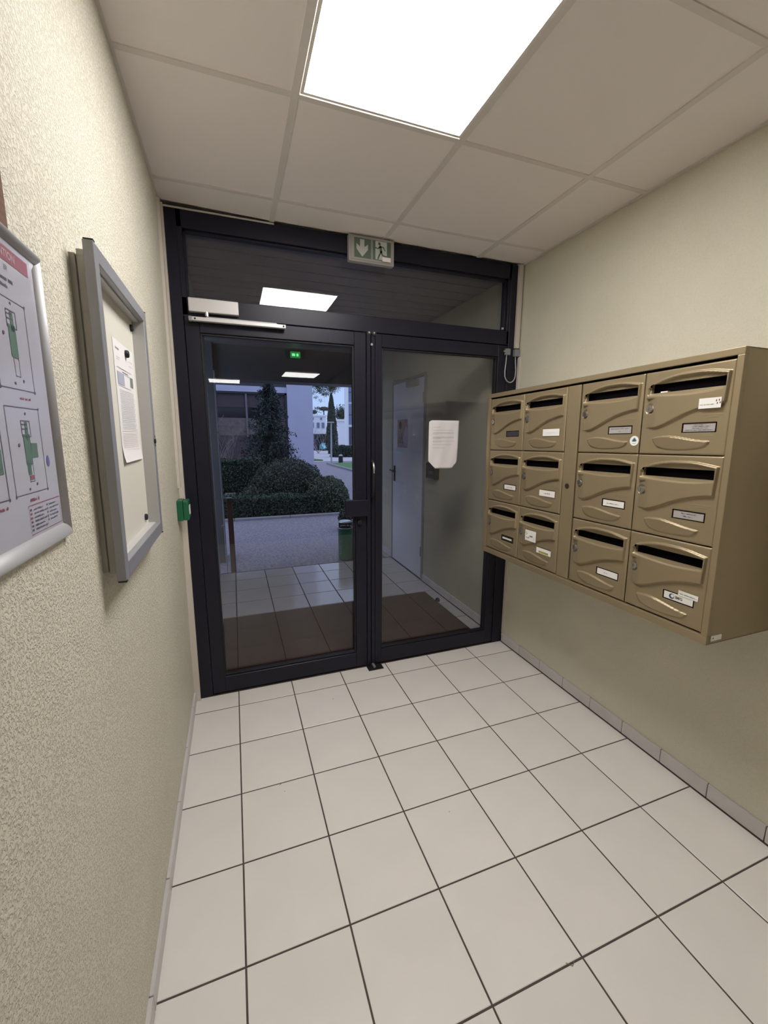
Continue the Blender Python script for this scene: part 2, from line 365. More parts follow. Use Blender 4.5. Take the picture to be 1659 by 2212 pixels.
# rim lock + cylinder on left leaf
build(MB().box(0.655, 0.790, YD-.028, YD+.004, 1.005, 1.105), 'rim_lock', M_FRAME, dl, bevel=.004)
lk = MB().cyl((0.745, YD-.012, .965), (0.745, YD+.004, .965), .014, n=18).cyl((0.745, YD-.016, .965), (0.745, YD-.012, .965), .006, n=12)
build(lk, 'lock_cylinder', M_GASKET, dl)
# flush pull on the seam
hb = MB().tube([(0.822, YD+.002, 1.335), (0.822, YD-.035, 1.325), (0.822, YD-.045, 1.29), (0.822, YD-.045, 1.17), (0.822, YD-.035, 1.13), (0.822, YD+.002, 1.12)], .009, 10)
build(hb, 'pull_handle', M_GASKET, dr, smooth=True)
build(MB().tube([(0.8215, YD-.020, 1.334), (0.822, YD-.040, 1.322), (0.822, YD-.0505, 1.295), (0.822, YD-.052, 1.262)], [.004, .006, .007, .004], 8), 'handle_highlight', M_CHROME, dr, smooth=True)  # chrome sliver shaped as the glint on the black handle
for xx in (0.808, 0.838):
    build(MB().cyl((xx, YD-.006, 2.052), (xx, YD+.004, 2.052), .014, n=16, mi=0).cyl((xx, YD-.009, 2.052), (xx, YD-.006, 2.052), .005, n=10, mi=1), 'pivot_cap', [M_GASKET, M_CHROME], dl)
build(MB().cyl((0.824, YD-.006, 1.99), (0.824, YD+.004, 1.99), .007, n=12, mi=0), 'pivot_screw', M_CHROME, dl)
# door closer
cl = thing('door_closer', 'silver door closer box with slide arm above the left door leaf', 'door closer', (0.0, YD-.02, 2.1))
build(MB().box(-0.112, 0.117, YD-.030, YD, 2.069, 2.132), 'body', M_SILV, cl, bevel=.004)
build(MB().cyl((-0.032, YD-.02, 2.052), (-0.032, YD-.02, 2.072), .010, n=14), 'spindle', M_CHROME, cl)
build(MB().box(-0.100, 0.345, YD-.038, YD-.012, 2.026, 2.044), 'slide_rail', M_SILV, cl, bevel=.002)
build(MB().box(-0.036, 0.300, YD-.030, YD-.018, 2.0445, 2.050), 'arm', M_ALU, cl, bevel=.001)
build(MB().box(-0.115, -0.100, YD-.036, YD-.014, 2.024, 2.046), 'end_cap', M_ALUG, cl, bevel=.002)
for xx in (-0.086, 0.333): build(MB().cyl((xx, YD-.0395, 2.035), (xx, YD-.037, 2.035), .0045, n=12), 'screw', M_GASKET, cl)
# floor bolt plate
bp_ = thing('floor_bolt_plate', 'black steel bolt plate on the floor under the door seam', 'bolt plate', (0.835, 0.11, 0))
build(MB().box(0.785, 0.886, 0.081, 0.143, 0.0, 0.004), 'plate', M_GASKET, bp_, bevel=.001, seg=1)
build(MB().box(0.822, 0.838, 0.100, 0.143, 0.004, 0.016), 'keeper', M_ALUG, bp_, bevel=.003)
# corner covers and trims
def trimo(name, n, x0, x1, y0, y1, z0, z1, m): return struct(build(MB().box(x0, x1, y0, y1, z0, z1), name, m, bevel=.002, seg=1))
mb = MB(); mb.add([(-0.235,.118,0),(-0.204,.118,0),(-0.204,.139,0),(-0.235,.139,0),(-0.205,.118,2.527),(-0.189,.118,2.527),(-0.189,.139,2.527),(-0.205,.139,2.527)],
    [(0,1,5,4),(1,2,6,5),(2,3,7,6),(3,0,4,7),(4,5,6,7),(3,2,1,0)])
struct(build(mb, 'trim_1', M_PLASTW, fix=True))
trimo('trim_2', 2, -0.19, 0.31, YD-.006, YD+.004, 2.520, 2.5275, M_PLASTW)
trimo('trim_3', 3, 1.820, 1.828, 0.112, 0.139, 0.069, 1.985, M_PLASTW)
dk = thing('cable_trunking', 'cream plastic cable trunking in the left corner above the green box', 'cable trunking', (-0.21, 0.075, 1.21))
mb = MB(); ya, yb = 0.058, 0.082
mb.add([(wallx(1.22),ya,1.22),(wallx(1.22)+.012,ya,1.22),(wallx(1.22)+.012,yb,1.22),(wallx(1.22),yb,1.22),(wallx(2.52),ya,2.52),(wallx(2.52)+.012,ya,2.52),(wallx(2.52)+.012,yb,2.52),(wallx(2.52),yb,2.52)],
    [(0,1,5,4),(1,2,6,5),(2,3,7,6),(3,0,4,7),(4,5,6,7),(3,2,1,0)])
build(mb, 'cover', M_PLASTW, dk, fix=True)
# green break-glass box
gb = thing('door_release_box', 'small green emergency door release box on the left wall by the frame', 'call point', (wallx(1.12), 0.0, 1.06))
xg = wallx(1.12)
build(MB().box(xg, xg+.026, -0.030, 0.060, 1.068, 1.168), 'back_box', M_GREEN, gb, bevel=.003)
build(MB().box(xg+.026, xg+.052, -0.028, 0.058, 1.070, 1.166), 'front_cover', M_GREEN, gb, bevel=.006)
build(MB().box(xg+.052, xg+.054, -0.008, 0.038, 1.095, 1.140), 'glass_plate', M_WHITEL, gb)
build(MB().tube([(xg+.012, .06, 1.225), (xg+.02, .045, 1.205), (xg+.028, .02, 1.190), (xg+.024, .012, 1.166)], .0022, 6), 'wire', M_PLASTW, gb, smooth=True)
# right trunking + junction boxes + steel loop
rt = thing('cable_duct', 'cream cable duct running down the frame to the steel door loop', 'cable duct', (1.80, YD, 2.05))
build(MB().box(1.787, 1.816, YD-.020, YD, 2.036, 2.528), 'cover', M_PLASTW, rt, bevel=.002)
dlp = thing('door_loop', 'steel armoured cable loop between two junction boxes by the letterboxes', 'door loop', (1.76, YD, 1.9))
build(MB().box(1.718, 1.752, YD-.020, YD, 1.992, 2.030), 'junction_box', M_ALUG, dlp, bevel=.002)
build(MB().box(1.784, 1.824, YD-.022, YD, 1.986, 2.030), 'junction_box', M_ALUG, dlp, bevel=.002)
build(MB().cyl((1.704, YD-.012, 2.012), (1.718, YD-.012, 2.014), .004, n=10), 'screw', M_CHROME, dlp)
pts = [(1.729, YD-.012, 1.993), (1.724, YD-.016, 1.95), (1.716, YD-.020, 1.89)]
pts += [(1.757-.041*math.cos(t), YD-.021, 1.873-.050*math.sin(t)) for t in [math.pi*k/10 for k in range(1, 10)]]
pts += [(1.799, YD-.020, 1.90), (1.796, YD-.016, 1.95), (1.795, YD-.012, 1.987)]
build(MB().tube(pts, .0038, 8), 'armoured_cable', M_ALU, dlp, smooth=True)

# ------------------------------------------------------------------ exit sign over the transom
es = thing('exit_sign', 'grey green emergency exit sign with down arrow and running figure', 'exit sign', (0.815, YD, 2.39))
ys = YD-.038
build(MB().box(0.686, 0.944, ys, YD, 2.397, 2.527), 'housing', mat('sign_housing', (.40, .38, .36), .5), es, bevel=.006)
build(MB().box(0.694, 0.936, ys-.004, ys, 2.404, 2.521), 'cover_rim', mat('sign_rim', (.34, .33, .31), .45), es, bevel=.002)
pr = Print((0.815-0.0, ys-.0042, 2.463), (1, 0, 0), (0, 0, 1), (0, -1, 0))
pr.rect(-.100, -.048, .107, .048, 0, .0002)
pr.rect(-.007, -.048, .004, .048, 2, .0004)
pr.poly([(-.068,.042),(-.044,.042),(-.044,.006),(-.024,.020),(-.024,-.006),(-.056,-.042),(-.088,-.006),(-.088,.020),(-.068,.006)][::-1], 1, .0004)
pr.rect(.018, -.044, .084, .046, 1, .0004)
pr.disc(.041, .034, .0075, 0, .0006)
pr.stroke([(.046,.020),(.051,-.006)], .014, 0, .0006); pr.stroke([(.044,.022),(.034,.010),(.018,.012)], .0055, 0, .0006)
pr.stroke([(.050,.020),(.064,.018),(.072,.004)], .0055, 0, .0006); pr.stroke([(.051,-.006),(.040,-.022),(.033,-.040)], .0075, 0, .0006)
pr.stroke([(.052,-.008),(.060,-.022),(.084,-.026)], .0075, 0, .0006)
pr.rect(.058, -.050, .106, -.028, 3, .0008); pr.scrib(.066, .100, -.042, .005, 4, 3)
pr.rect(.052, -.054, .104, -.0505, 5, .0008)
build(pr.mb, 'pictogram', [M_SGREEN, M_SPALE, mat('sign_gap', (.26, .28, .25), .5), M_WHITEL, M_INKP, mat('sign_red', (.25, .12, .10), .5)], es)

# ------------------------------------------------------------------ paper on the right leaf glass (inside face)
yp = YD+.037
pn = thing('paper_notice', 'crumpled white printed sheet with folded corners taped on the right door glass', 'notice', (1.31, yp, 1.28))
nx, nz = 22, 30; x0p, x1p, z0p, z1p = 1.214, 1.428, 1.275, 1.578
vs = []; fs = []
for j in range(nz+1):
    for i in range(nx+1):
        u, v = i/nx, j/nz; z = z0p+(z1p-z0p)*v; x = x0p+(x1p-x0p)*u - .008*(1-v)*(u)+ .0
        cut = .045
        if v < .16: lim = (.16-v)/.16*.24; x = max(x, x0p+(x1p-x0p)*lim)
        if v < .14: lim2 = (.14-v)/.14*.16; x = min(x, x1p-.008-(x1p-x0p)*lim2)
        if v > .965: x = max(x, x0p+(x1p-x0p)*(v-.965)/.035*.09)
        yy = yp-.0035 + .0016*math.sin(9*u+5*v)*math.sin(2.5*v+1) + .0012*math.sin(15*u-7*v)
        vs.append((x, yy, z))
for j in range(nz):
    for i in range(nx):
        a = j*(nx+1)+i; fs.append((a, a+1, a+nx+2, a+nx+1))
sheet = build(MB().add(vs, fs), 'sheet', M_WHITEP, pn, smooth=True)
sl = sheet.modifiers.new('thick', 'SOLIDIFY'); sl.thickness = .0003; sl.offset = 1
pr = Print((x0p, yp-.0068, z0p), (1, 0, 0), (0, 0, 1), (0, -1, 0))
H = z1p-z0p
for k, (vv, a1, t) in enumerate([(.855,.075,.0032),(.795,.165,.0030),(.745,.175,.0032),(.728,.175,.0032),(.712,.06,.003),(.655,.178,.0032),(.638,.178,.0032),(.622,.085,.003),(.570,.178,.0032),(.553,.09,.0032),(.497,.165,.0034),(.430,.115,.0032)]):
    pr.scrib(.028, a1, vv*H, t, 0, k)
build(pr.mb, 'printed_text', M_INKP, pn)

# ================================================================== LETTERBOX BANK
mbk = thing('letterbox_bank', 'bronze metal bank of twelve letterboxes on the right wall', 'letterboxes', (1.485, -0.08, 1.25), (math.radians(-1.0), 0, 0))
L0, L1, B0, B1 = 0.0, 1.306, 0.783-1.25, 1.720-1.25   # s across (right = -y), z
def bb(mb, s0, s1, z0, z1, x0, x1, mi=0): return mb.box(x0, x1, -s1, -s0, z0, z1, mi)
DEP = 0.332; t_ = .0015
cs = MB()
bb(cs, L0, L1, B1-.006, B1, 0, DEP); bb(cs, L0, L1, B0, B0+.006, 0, DEP)
bb(cs, L0, L0+.006, B0, B1, 0.0, DEP); bb(cs, L1-.006, L1, B0, B1, 0.0, DEP); bb(cs, L0+.006, L1-.006, B0+.006, B1-.006, DEP-.004, DEP)
build(cs, 'casing', M_BRONZE, mbk, world=False, bevel=.0015, seg=1)
lp = MB()
bb(lp, L0, L1, 1.698-1.25, B1, -.012, .006); bb(lp, L0, L1, B0, .812-1.25, -.012, .006)
bb(lp, L0, .026, .812-1.25, 1.698-1.25, -.012, .006); bb(lp, 1.286, L1, .812-1.25, 1.698-1.25, -.012, .006)
build(lp, 'front_frame', M_BRONZE, mbk, world=False, bevel=.002, seg=2)
dv = MB()
for s in (.3195, .6165, .6945, .989): bb(dv, s-.001, s+.001, B0+.006, B1-.006, .012, .30)
for z in (1.402, 1.109): bb(dv, L0+.006, L1-.006, z-1.25-.001, z-1.25+.001, .012, .30)
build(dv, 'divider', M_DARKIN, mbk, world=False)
po = MB(); bb(po, .619, .692, .814-1.25, 1.690-1.25, -.006, .004)
build(po, 'centre_post', M_BRONZE, mbk, world=False, bevel=.002, seg=2)
build(MB().cyl((-.008, -.651, -.004), (-.005, -.651, -.004), .012, n=20).cyl((-.0095, -.651, -.004), (-.008, -.651, -.004), .008, n=16), 'post_lock', mat('brown_lock', (.09, .05, .03), .35, metal=.5), mbk, world=False)
bt = MB(); bb(bt, L1, L1+.0012, B0+.012, B0+.030, .008, .060); o = build(bt, 'rating_plate', M_WHITEL, mbk, world=False)
build(MB().cyl((.018, -L1-.0014, B0+.021), (.018, -L1-.0010, B0+.021), .003, n=10), 'plate_rivet', M_INK, mbk, world=False)

# pressed door relief, one shared mesh
DW, DH = .2905, .2885
def cr(x, pts):
    xs_ = [p[0] for p in pts]; ys_ = [p[1] for p in pts]; n = len(pts)
    # smooth monotone-ish interpolation
    i = int(np.clip(np.searchsorted(xs_, x)-1, 0, n-2)); h = xs_[i+1]-xs_[i]; t = np.clip((x-xs_[i])/h, 0, 1)
    def slope(k):
        if k == 0: return (ys_[1]-ys_[0])/(xs_[1]-xs_[0])
        if k == n-1: return (ys_[-1]-ys_[-2])/(xs_[-1]-xs_[-2])
        return (ys_[k+1]-ys_[k-1])/(xs_[k+1]-xs_[k-1])
    m0, m1 = slope(i)*h, slope(i+1)*h
    return (2*t**3-3*t**2+1)*ys_[i]+(t**3-2*t**2+t)*m0+(-2*t**3+3*t**2)*ys_[i+1]+(t**3-t**2)*m1
def sst(a, b, x):
    t = np.clip((x-a)/(b-a), 0, 1); return t*t*(3-2*t)
top_pts = [(.016,.236),(.045,.252),(.09,.264),(.144,.270),(.21,.268),(.281,.256)]
bot_pts = [(.03,.0905),(.052,.090),(.075,.096),(.10,.106),(.14,.125),(.18,.141),(.22,.152),(.25,.158),(.285,.162)]
mouth_lo = [(.020,.207),(.06,.202),(.144,.197),(.22,.199),(.276,.207)]
mouth_hi = [(.024,.2325),(.05,.244),(.09,.2555),(.144,.2615),(.21,.260),(.274,.2485)]
ht_pts = [(.050,.056),(.075,.0615),(.11,.0625),(.15,.057),(.20,.048),(.243,.044)]
hb_pts = [(.050,.056),(.062,.033),(.075,.024),(.105,.0165),(.139,.0145),(.18,.0165),(.215,.022),(.230,.029),(.243,.044)]
def hgt(a, b):
    h = 0.0
    # swept bulge
    tp, bo = cr(a, top_pts), cr(a, bot_pts)
    ins = min(tp-b, 1) ; e1 = sst(-.0005, .0025, tp-b); e2 = sst(-.0005, .0045, b-bo)
    er = sst(-.0005, .003, (.283-.006*(.26-b)/.1)-a); el = sst(.010, .060, a) if b < .195 else sst(.014, .018, a)
    bul = e1*e2*er*el
    h += .0100*bul
    # mouth recess
    ml, mh = cr(a, mouth_lo), cr(a, mouth_hi)
    k = sst(0, .0022, mh-b)*sst(0, .004, b-ml)*sst(.020, .024, a)*sst(0, .0025, .275-a)
    h -= .0125*k*(0.45+0.55*sst(.190, .246, b) if b < .246 else 1.0)
    # handle pebble
    if .050 < a < .243:
        t2, b2 = cr(a, ht_pts), cr(a, hb_pts)
        k = sst(0, .0022, t2-b)*sst(0, .0018, b-b2)
        sl_ = np.clip((b-.014)/.046, 0, 1)
        h += (.0026+.0075*sl_)*k
    # lock dimple
    r = math.hypot(a-.030, b-.160); h -= .0055*(1-sst(.0155, .0205, r))
    # label recess
    k = sst(.1505, .1525, a)*sst(0, .002, .2575-a)*sst(.0735, .0755, b)*sst(0, .002, .1045-b); h -= .0022*k
    # raised accent lines
    for (a0, a1, bb0) in ((.200, .272, .1270), (.220, .262, .1215), (.205, .252, .0605), (.222, .250, .0535)):
        if a0 < a < a1: h += .0013*math.exp(-((b-bb0-.02*(a-a0)*.0)/.0011)**2)*min(1, (a-a0)/.02, (a1-a)/.004)
    # rolled rim of the door
    d = min(a, b, DW-a, DH-b); h -= .003*(1-sst(0, .0035, d))
    return h
NA, NB = 132, 132
SL = (.0285, .2735, .2130, .2440)      # letter slot a0,a1,b0,b1
ga = sorted(set(np.round(np.concatenate([np.linspace(0, DW, NA), [SL[0], SL[1]]]), 5)))
gb_ = sorted(set(np.round(np.concatenate([np.linspace(0, DH, NB), [SL[2], SL[3]]]), 5)))
vs = [(-hgt(a, b), -a, b) for b in gb_ for a in ga]; fs = []
na = len(ga)
for j in range(len(gb_)-1):
    for i in range(na-1):
        ca, cb = (ga[i]+ga[i+1])/2, (gb_[j]+gb_[j+1])/2
        if SL[0] < ca < SL[1] and SL[2] < cb < SL[3]: continue
        fs.append((j*na+i, j*na+i+1, (j+1)*na+i+1, (j+1)*na+i))
dm = MB().add(vs, fs)
# turned-in lips around the slot and door edge
def lip(pts, d):
    o = len(dm.v); k = len(pts)
    dm.add([p for p in pts] + [(p[0]+d, p[1], p[2]) for p in pts], [(i, (i+1) % k, k+(i+1) % k, k+i) for i in range(k)])
lip([(-hgt(a, b), -a, b) for a, b in [(x, SL[2]) for x in np.linspace(SL[0], SL[1], 20)] + [(x, SL[3]) for x in np.linspace(SL[1], SL[0], 20)]], .012)
lip([(.003, 0, 0), (.003, -DW, 0), (.003, -DW, DH), (.003, 0, DH)], .012)
door_me = dm.mesh('door', M_BRONZE); door_me.polygons.foreach_set('use_smooth', [True]*len(door_me.polygons)); fixn(door_me)
slot_dark = MB().box(.016, .018, -SL[1]-.002, -SL[0]+.002, SL[2]-.01, SL[3]+.01).mesh('slot_dark', M_DARKIN)  # near-black sheet puts the shade of the slot into colour
lock_me = MB().cyl((-.0085, -.030, .160), (.004, -.030, .160), .0128, n=24).cyl((-.0095, -.030, .160), (-.0085, -.030, .160), .0105, .0095, n=24).box(-.0100, -.0094, -.0312, -.0288, .1545, .1655, 1).mesh('lock', [M_CHROME, M_INK])
cols = [.0275, .3215, .6965, .9910]; rows = [1.4015-1.25, 1.1095-1.25, .8165-1.25]
plate_mats = [M_WHITEL, M_GREYL, M_DARKL, M_INK, M_INKP, mat('label_black', (.02, .02, .02), .4), mat('highlighter', (.36, .36, .06), .6), mat('logo_blue', (.06, .07, .16), .5), mat('logo_teal', (.10, .22, .28), .5), mat('logo_red', (.30, .05, .05), .5)]
info = {(0,0):('dark', None),(1,0):('blank', None),(2,0):('grey2', None),(3,0):('grey4', None),(0,1):('white1', None),(1,1):('white2', None),(2,1):('white1', None),(3,1):('grey3', None),
        (0,2):('black', None),(1,2):('yellow', None),(2,2):('white3', None),(3,2):('logo', None)}
for (c, r), (kd, _) in info.items():
    d = put('door', door_me, mbk, (-.004, -cols[c], rows[r]))
    d['label'] = 'bronze letterbox door with a %s name label' % {'dark':'dark','blank':'blank white','grey2':'grey two line','grey4':'grey four line','white1':'small white','white2':'curling white','grey3':'grey centred','black':'black edged','yellow':'yellow marked','white3':'short worded white','logo':'blue logo'}[kd]
    put('slot_dark_sheet', slot_dark, d); put('lock', lock_me, d)
    p = Print((.0008, -.1525, .0755), (0, -1, 0), (0, 0, 1), (-1, 0, 0)); W_, H_ = .103, .0265
    if kd == 'dark': p.rect(.001,.001,W_-.002,H_-.002,2); p.scrib(.02,.085,.013,.0035,5,1)
    elif kd == 'blank': p.o += Vector((-.0035,0,0)); p.rect(-.003,-.003,W_+.004,H_+.003,0); p.scrib(.01,.09,.011,.002,0,1)
    elif kd == 'grey2': p.rect(.002,.001,W_-.003,H_-.002,1); p.scrib(.010,.092,.0165,.0040,3,5); p.scrib(.046,.054,.006,.004,3,2)
    elif kd == 'grey4': p.rect(.003,.000,W_-.002,H_-.002,1); p.scrib(.035,.072,.0205,.003,4,5); p.scrib(.030,.082,.0150,.0036,3,6); p.scrib(.032,.078,.0095,.0034,3,8); p.scrib(.008,.094,.0030,.0040,3,9)
    elif kd == 'white1': p.o += Vector((-.001,0,0)); p.rect(.003,.001,W_-.002,H_-.001,0); p.scrib(.020,.075,.010,.0050,4,c+2)
    elif kd == 'white2': p.o += Vector((-.0035,0,0)); p.rect(-.002,-.003,W_+.001,H_,0); p.scrib(.032,.070,.009,.0065,3,4)
    elif kd == 'grey3': p.rect(.003,.001,W_-.002,H_-.002,1); p.scrib(.028,.078,.0160,.0042,3,12); p.scrib(.036,.066,.0075,.0040,3,13)
    elif kd == 'black': p.o += Vector((-.001,0,0)); p.rect(.000,.000,W_-.004,H_,5); p.rect(.008,.008,W_-.012,H_-.008,0,.0006); p.scrib(.014,.085,.011,.0035,4,3)
    elif kd == 'yellow': p.o += Vector((-.003,0,0)); p.rect(.001,-.002,W_,H_,0); p.rect(.018,.001,.086,.011,6,.0006); p.scrib(.022,.082,.003,.0065,4,7)
    elif kd == 'white3': p.o += Vector((-.001,0,0)); p.rect(.003,.001,W_-.001,H_,0); p.scrib(.036,.052,.011,.0040,3,14)
    elif kd == 'logo':
        p.o += Vector((-.001,0,0)); p.rect(.002,.001,W_-.001,H_,0)
        p.disc(.030,.0135,.0095,7,.0006); p.disc(.0325,.0150,.0058,0,.0008); p.text('IMG',.055,.0130,.0145,3,bold=.0004,h=.0006)
    build(p.mb, 'name_label', plate_mats, d, world=False)
    if kd in ('dark','grey2','grey4','white1','grey3','black','white3','logo'):
        fr = MB()
        for (a0,a1,b0,b1) in ((.1500,.2575,.1020,.1045),(.1500,.2575,.0730,.0752),(.1500,.1526,.0730,.1045),(.2552,.2578,.0730,.1045)): fr.box(-.0006, .0012, -a1, -a0, b0, b1)
        build(fr, 'label_window', M_DARKIN, d, world=False)
    if (c, r) == (3, 0):
        q = Print((-.0112, -.203, .147), (0, -1, 0), (0, 0, 1), (-1, 0, 0)); q.rect(0,0,.066,.032,0); q.scrib(.004,.046,.010,.0035,4,3)
        for k, (aa, bb0) in enumerate(((.050,.020),(.058,.021),(.053,.012),(.061,.013))): q.poly([(aa,bb0),(aa+.003,bb0-.001),(aa+.004,bb0+.004),(aa+.001,bb0+.006)], 9 if k < 2 else 3, .0004)
        build(q.mb, 'sticker', plate_mats, d, world=False)
        build(MB().box(.002, .014, -.085, -.060, SL[2]-.001, SL[2]+.0045), 'letter_edge', M_WHITEL, d, world=False)
    if (c, r) == (2, 0):
        q = Print((-.0012, -.272, .047), (0, -1, 0), (0, 0, 1), (-1, 0, 0)); q.disc(0,0,.0185,0,.0004,32)
        for (aa, b2, rr) in ((0,.007,.0045),(-.005,.001,.0045),(.005,.001,.0045),(0,.001,.004)): q.disc(aa,b2,rr,8,.0006,12)
        q.rect(-.007,-.011,.007,-.009,4,.0006); build(q.mb, 'sticker', plate_mats, d, world=False)
    if (c, r) == (1, 2):
        q = Print((-.0112, -.073, .122), (0, -1, 0), (0, 0, 1), (-1, 0, 0)); q.rect(0,0,.082,.056,0)
        q.stroke([(.010,.048),(.006,.040),(.016,.036),(.008,.030)], .0022, 3); q.scrib(.008,.028,.012,.010,4,2); q.scrib(.034,.056,.022,.008,4,5); q.stroke([(.070,.024),(.066,.012),(.072,.006)],.0015,4)
        build(q.mb, 'sticker', plate_mats, d, world=False)
    if (c, r) == (3, 2):
        q = Print((-.0016, -.204, .1005), (0, -1, -.02), (0, -.02, 1), (-1, 0, 0)); q.rect(0,0,.066,.019,0); q.scrib(.006,.060,.006,.0048,4,8)
        build(q.mb, 'sticker', plate_mats, d, world=False)

# ================================================================== LEFT WALL: glazed notice case
SLT = 0.012
nb = thing('notice_case', 'grey aluminium glazed notice case on the rough left wall', 'notice case', (wallx(1.5), -0.9925, 1.5), (0, SLT, 0))
def lb(mb, x0, x1, y0, y1, z0, z1, mi=0, base=(-0.9925, 1.5)): return mb.box(x0, x1, y0-base[0], y1-base[0], z0-base[1], z1-base[1], mi)
YA, YB, ZA, ZB = -1.243, -0.748, 1.176, 1.832
b = MB(); lb(b, .000, .0095, YA+.012, YB-.012, ZA+.018, ZB-.022); build(b, 'wall_plate', M_BEIGEB, nb, world=False)
b = MB()
lb(b, .012, .026, YA+.012, YA+.020, ZA+.014, ZB-.014); lb(b, .012, .026, YB-.020, YB-.012, ZA+.014, ZB-.014)
lb(b, .012, .026, YA+.020, YB-.020, ZB-.020, ZB-.014); lb(b, .012, .026, YA+.020, YB-.020, ZA+.014, ZA+.020)
build(b, 'casing', M_BEIGEB, nb, world=False, bevel=.001, seg=1)
b = MB(); lb(b, .0095, .011, YA+.020, YB-.020, ZA+.020, ZB-.020); build(b, 'backboard', M_BOARD, nb, world=False)
for (nm, y0, y1, z0, z1) in (('frame_stile', YA, YA+.030, ZA, ZB), ('frame_stile', YB-.030, YB, ZA, ZB), ('frame_rail', YA+.030, YB-.030, ZB-.030, ZB), ('frame_rail', YA+.030, YB-.030, ZA, ZA+.034)):
    b = MB(); lb(b, .026, .0435, y0, y1, z0, z1); build(b, nm, M_ALUG, nb, world=False, bevel=.0015, seg=2)
for (y0, y1, z0, z1) in ((YA, YA+.012, ZB, ZB+.002), (YB-.010, YB, ZB, ZB+.002), (YA, YA+.010, ZA-.003, ZA), (YB-.010, YB, ZA-.003, ZA)):
    b = MB(); lb(b, .028, .044, y0, y1, z0, z1); build(b, 'corner_cap', M_GASKET, nb, world=False)
for (y0, y1, z0, z1) in ((YA+.029, YB-.030, ZB-.034, ZB-.030), (YA+.029, YB-.030, ZA+.034, ZA+.037)):
    b = MB(); lb(b, .011, .030, y0, y1, z0, z1); build(b, 'inner_lining', M_LINING, nb, world=False)
b = MB(); lb(b, .011, .0425, YB-.034, YB-.030, ZA+.034, ZB-.030); build(b, 'inner_lining', M_LINING, nb, world=False)
b = MB(); b.cyl((.0435, YB-.022+.9925, 1.462-1.5), (.0475, YB-.022+.9925, 1.462-1.5), .0075, n=16)
for k in (-1, 0, 1): b.cyl((.0435, YB-.010+.9925, 1.462-1.5+.013*k), (.0445, YB-.010+.9925, 1.462-1.5+.013*k), .0038, n=12)
build(b, 'lock', M_GASKET, nb, world=False)
# sheet and magnets inside
ns = thing('notice_sheet', 'white printed form held by a black magnet inside the notice case', 'notice', (wallx(1.56)+.0112, -0.915, 1.56), (0, SLT, 0))
vs = []; fs = []
for j in range(21):
    for i in range(9):
        u, v = i/8, j/20; vs.append((.0006 + .006*(max(0, .16-v)/.16)**2*(1-.3*u), -.108+.216*u, -.1485+.297*v))
for j in range(20):
    for i in range(8): a = j*9+i; fs.append((a, a+1, a+10, a+9))
o = build(MB().add(vs, fs), 'sheet', M_WHITEP, ns, world=False, smooth=True)
q = Print((.0012, -.108, -.1485), (0, 1, 0), (0, 0, 1), (1, 0, 0))
q.scrib(.020,.055,.275,.005,0,1); q.scrib(.020,.055,.255,.003,1,2); q.scrib(.020,.05,.250,.003,1,3); q.scrib(.15,.20,.262,.003,1,4); q.scrib(.15,.19,.250,.003,1,4)
q.rect(.020,.232,.175,.2335,1); q.scrib(.07,.13,.224,.004,0,6)
q.rect(.020,.192,.085,.220,2); q.rect(.155,.196,.185,.222,3); q.frame(.018,.188,.150,.222,.0012,1)
for k in range(22): q.scrib(.026,.185-(k % 3)*.006,.178-k*.0046,.0028,1,20+k)
for k in range(7): q.scrib(.022,.180,.070-k*.005,.0026,4,50+k)
q.frame(.018,.036,.190,.078,.0010,4); q.scrib(.040,.190,.027,.004,4,60); q.scrib(.040,.190,.020,.003,4,61)
build(q.mb, 'printed_form', [M_INK, mat('form_grey', (.45,.45,.50),.7), mat('form_blue', (.40,.42,.52),.7), mat('form_dark', (.22,.22,.23),.7), mat('form_pink', (.58,.50,.50),.7)], ns, world=False)
for (y, z, d, lab) in ((-0.898, 1.690, .0095, 'round black magnet near the top of the printed form in the notice case'), (-0.800, 1.777, .007, 'black magnet in the upper corner of the notice case backboard'), (-0.826, 1.238, .007, 'black magnet low on the notice case backboard')):
    m = thing('magnet', lab, 'magnet', (wallx(z)+d+.003, y, z), (0, SLT, 0), group='black magnets in the notice case')
    build(MB().cyl((0, 0, 0), (.006, 0, 0), .0095, n=20).cyl((.006, 0, 0), (.008, 0, 0), .0095, .0075, n=20), 'cap', M_GASKET, m, world=False)

# ------------------------------------------------------------------ emergency plan in a snap frame
PB = (-1.55, 1.53)
pf = thing('plan_frame', 'rounded silver snap frame holding the emergency plan on the left wall', 'poster frame', (wallx(1.53), -1.55, 1.53), (0, SLT, 0))
PY0, PY1, PZ0, PZ1 = -1.748, -1.402, 1.316, 1.740
def lp_(mb, x0, x1, y0, y1, z0, z1, mi=0): return mb.box(x0, x1, y0+1.55, y1+1.55, z0-1.53, z1-1.53, mi)
def halfround(y0, z0, y1, z1, wd, inward, name):
    """mitred half-round profile between outer corners"""
    mb = MB(); n = 9; A = Vector((0, y0+1.55, z0-1.53)); B = Vector((0, y1+1.55, z1-1.53)); iw = Vector(inward); al = (B-A).normalized()
    for p, sg in ((A, 1), (B, -1)):
        for k in range(n):
            t = math.pi*k/(n-1); off = wd/2*(1-math.cos(t)); hh = .005+.0085*math.sin(t)
            mb.v.append(tuple(p + iw*off + al*sg*off + Vector((hh, 0, 0))))
        mb.v.append(tuple(p + iw*wd + al*sg*wd + Vector((.002, 0, 0)))); mb.v.append(tuple(p + Vector((.0, 0, 0))))
    m = n+2
    for k in range(m): mb.f.append((k, (k+1) % m, m+(k+1) % m, m+k)); mb.mi.append(0)
    mb.f.append(tuple(range(m))); mb.f.append(tuple(range(m, 2*m))); mb.mi += [0, 0]
    build(mb, name, M_ALU, pf, world=False, fix=True, smooth=True)
FW = .029
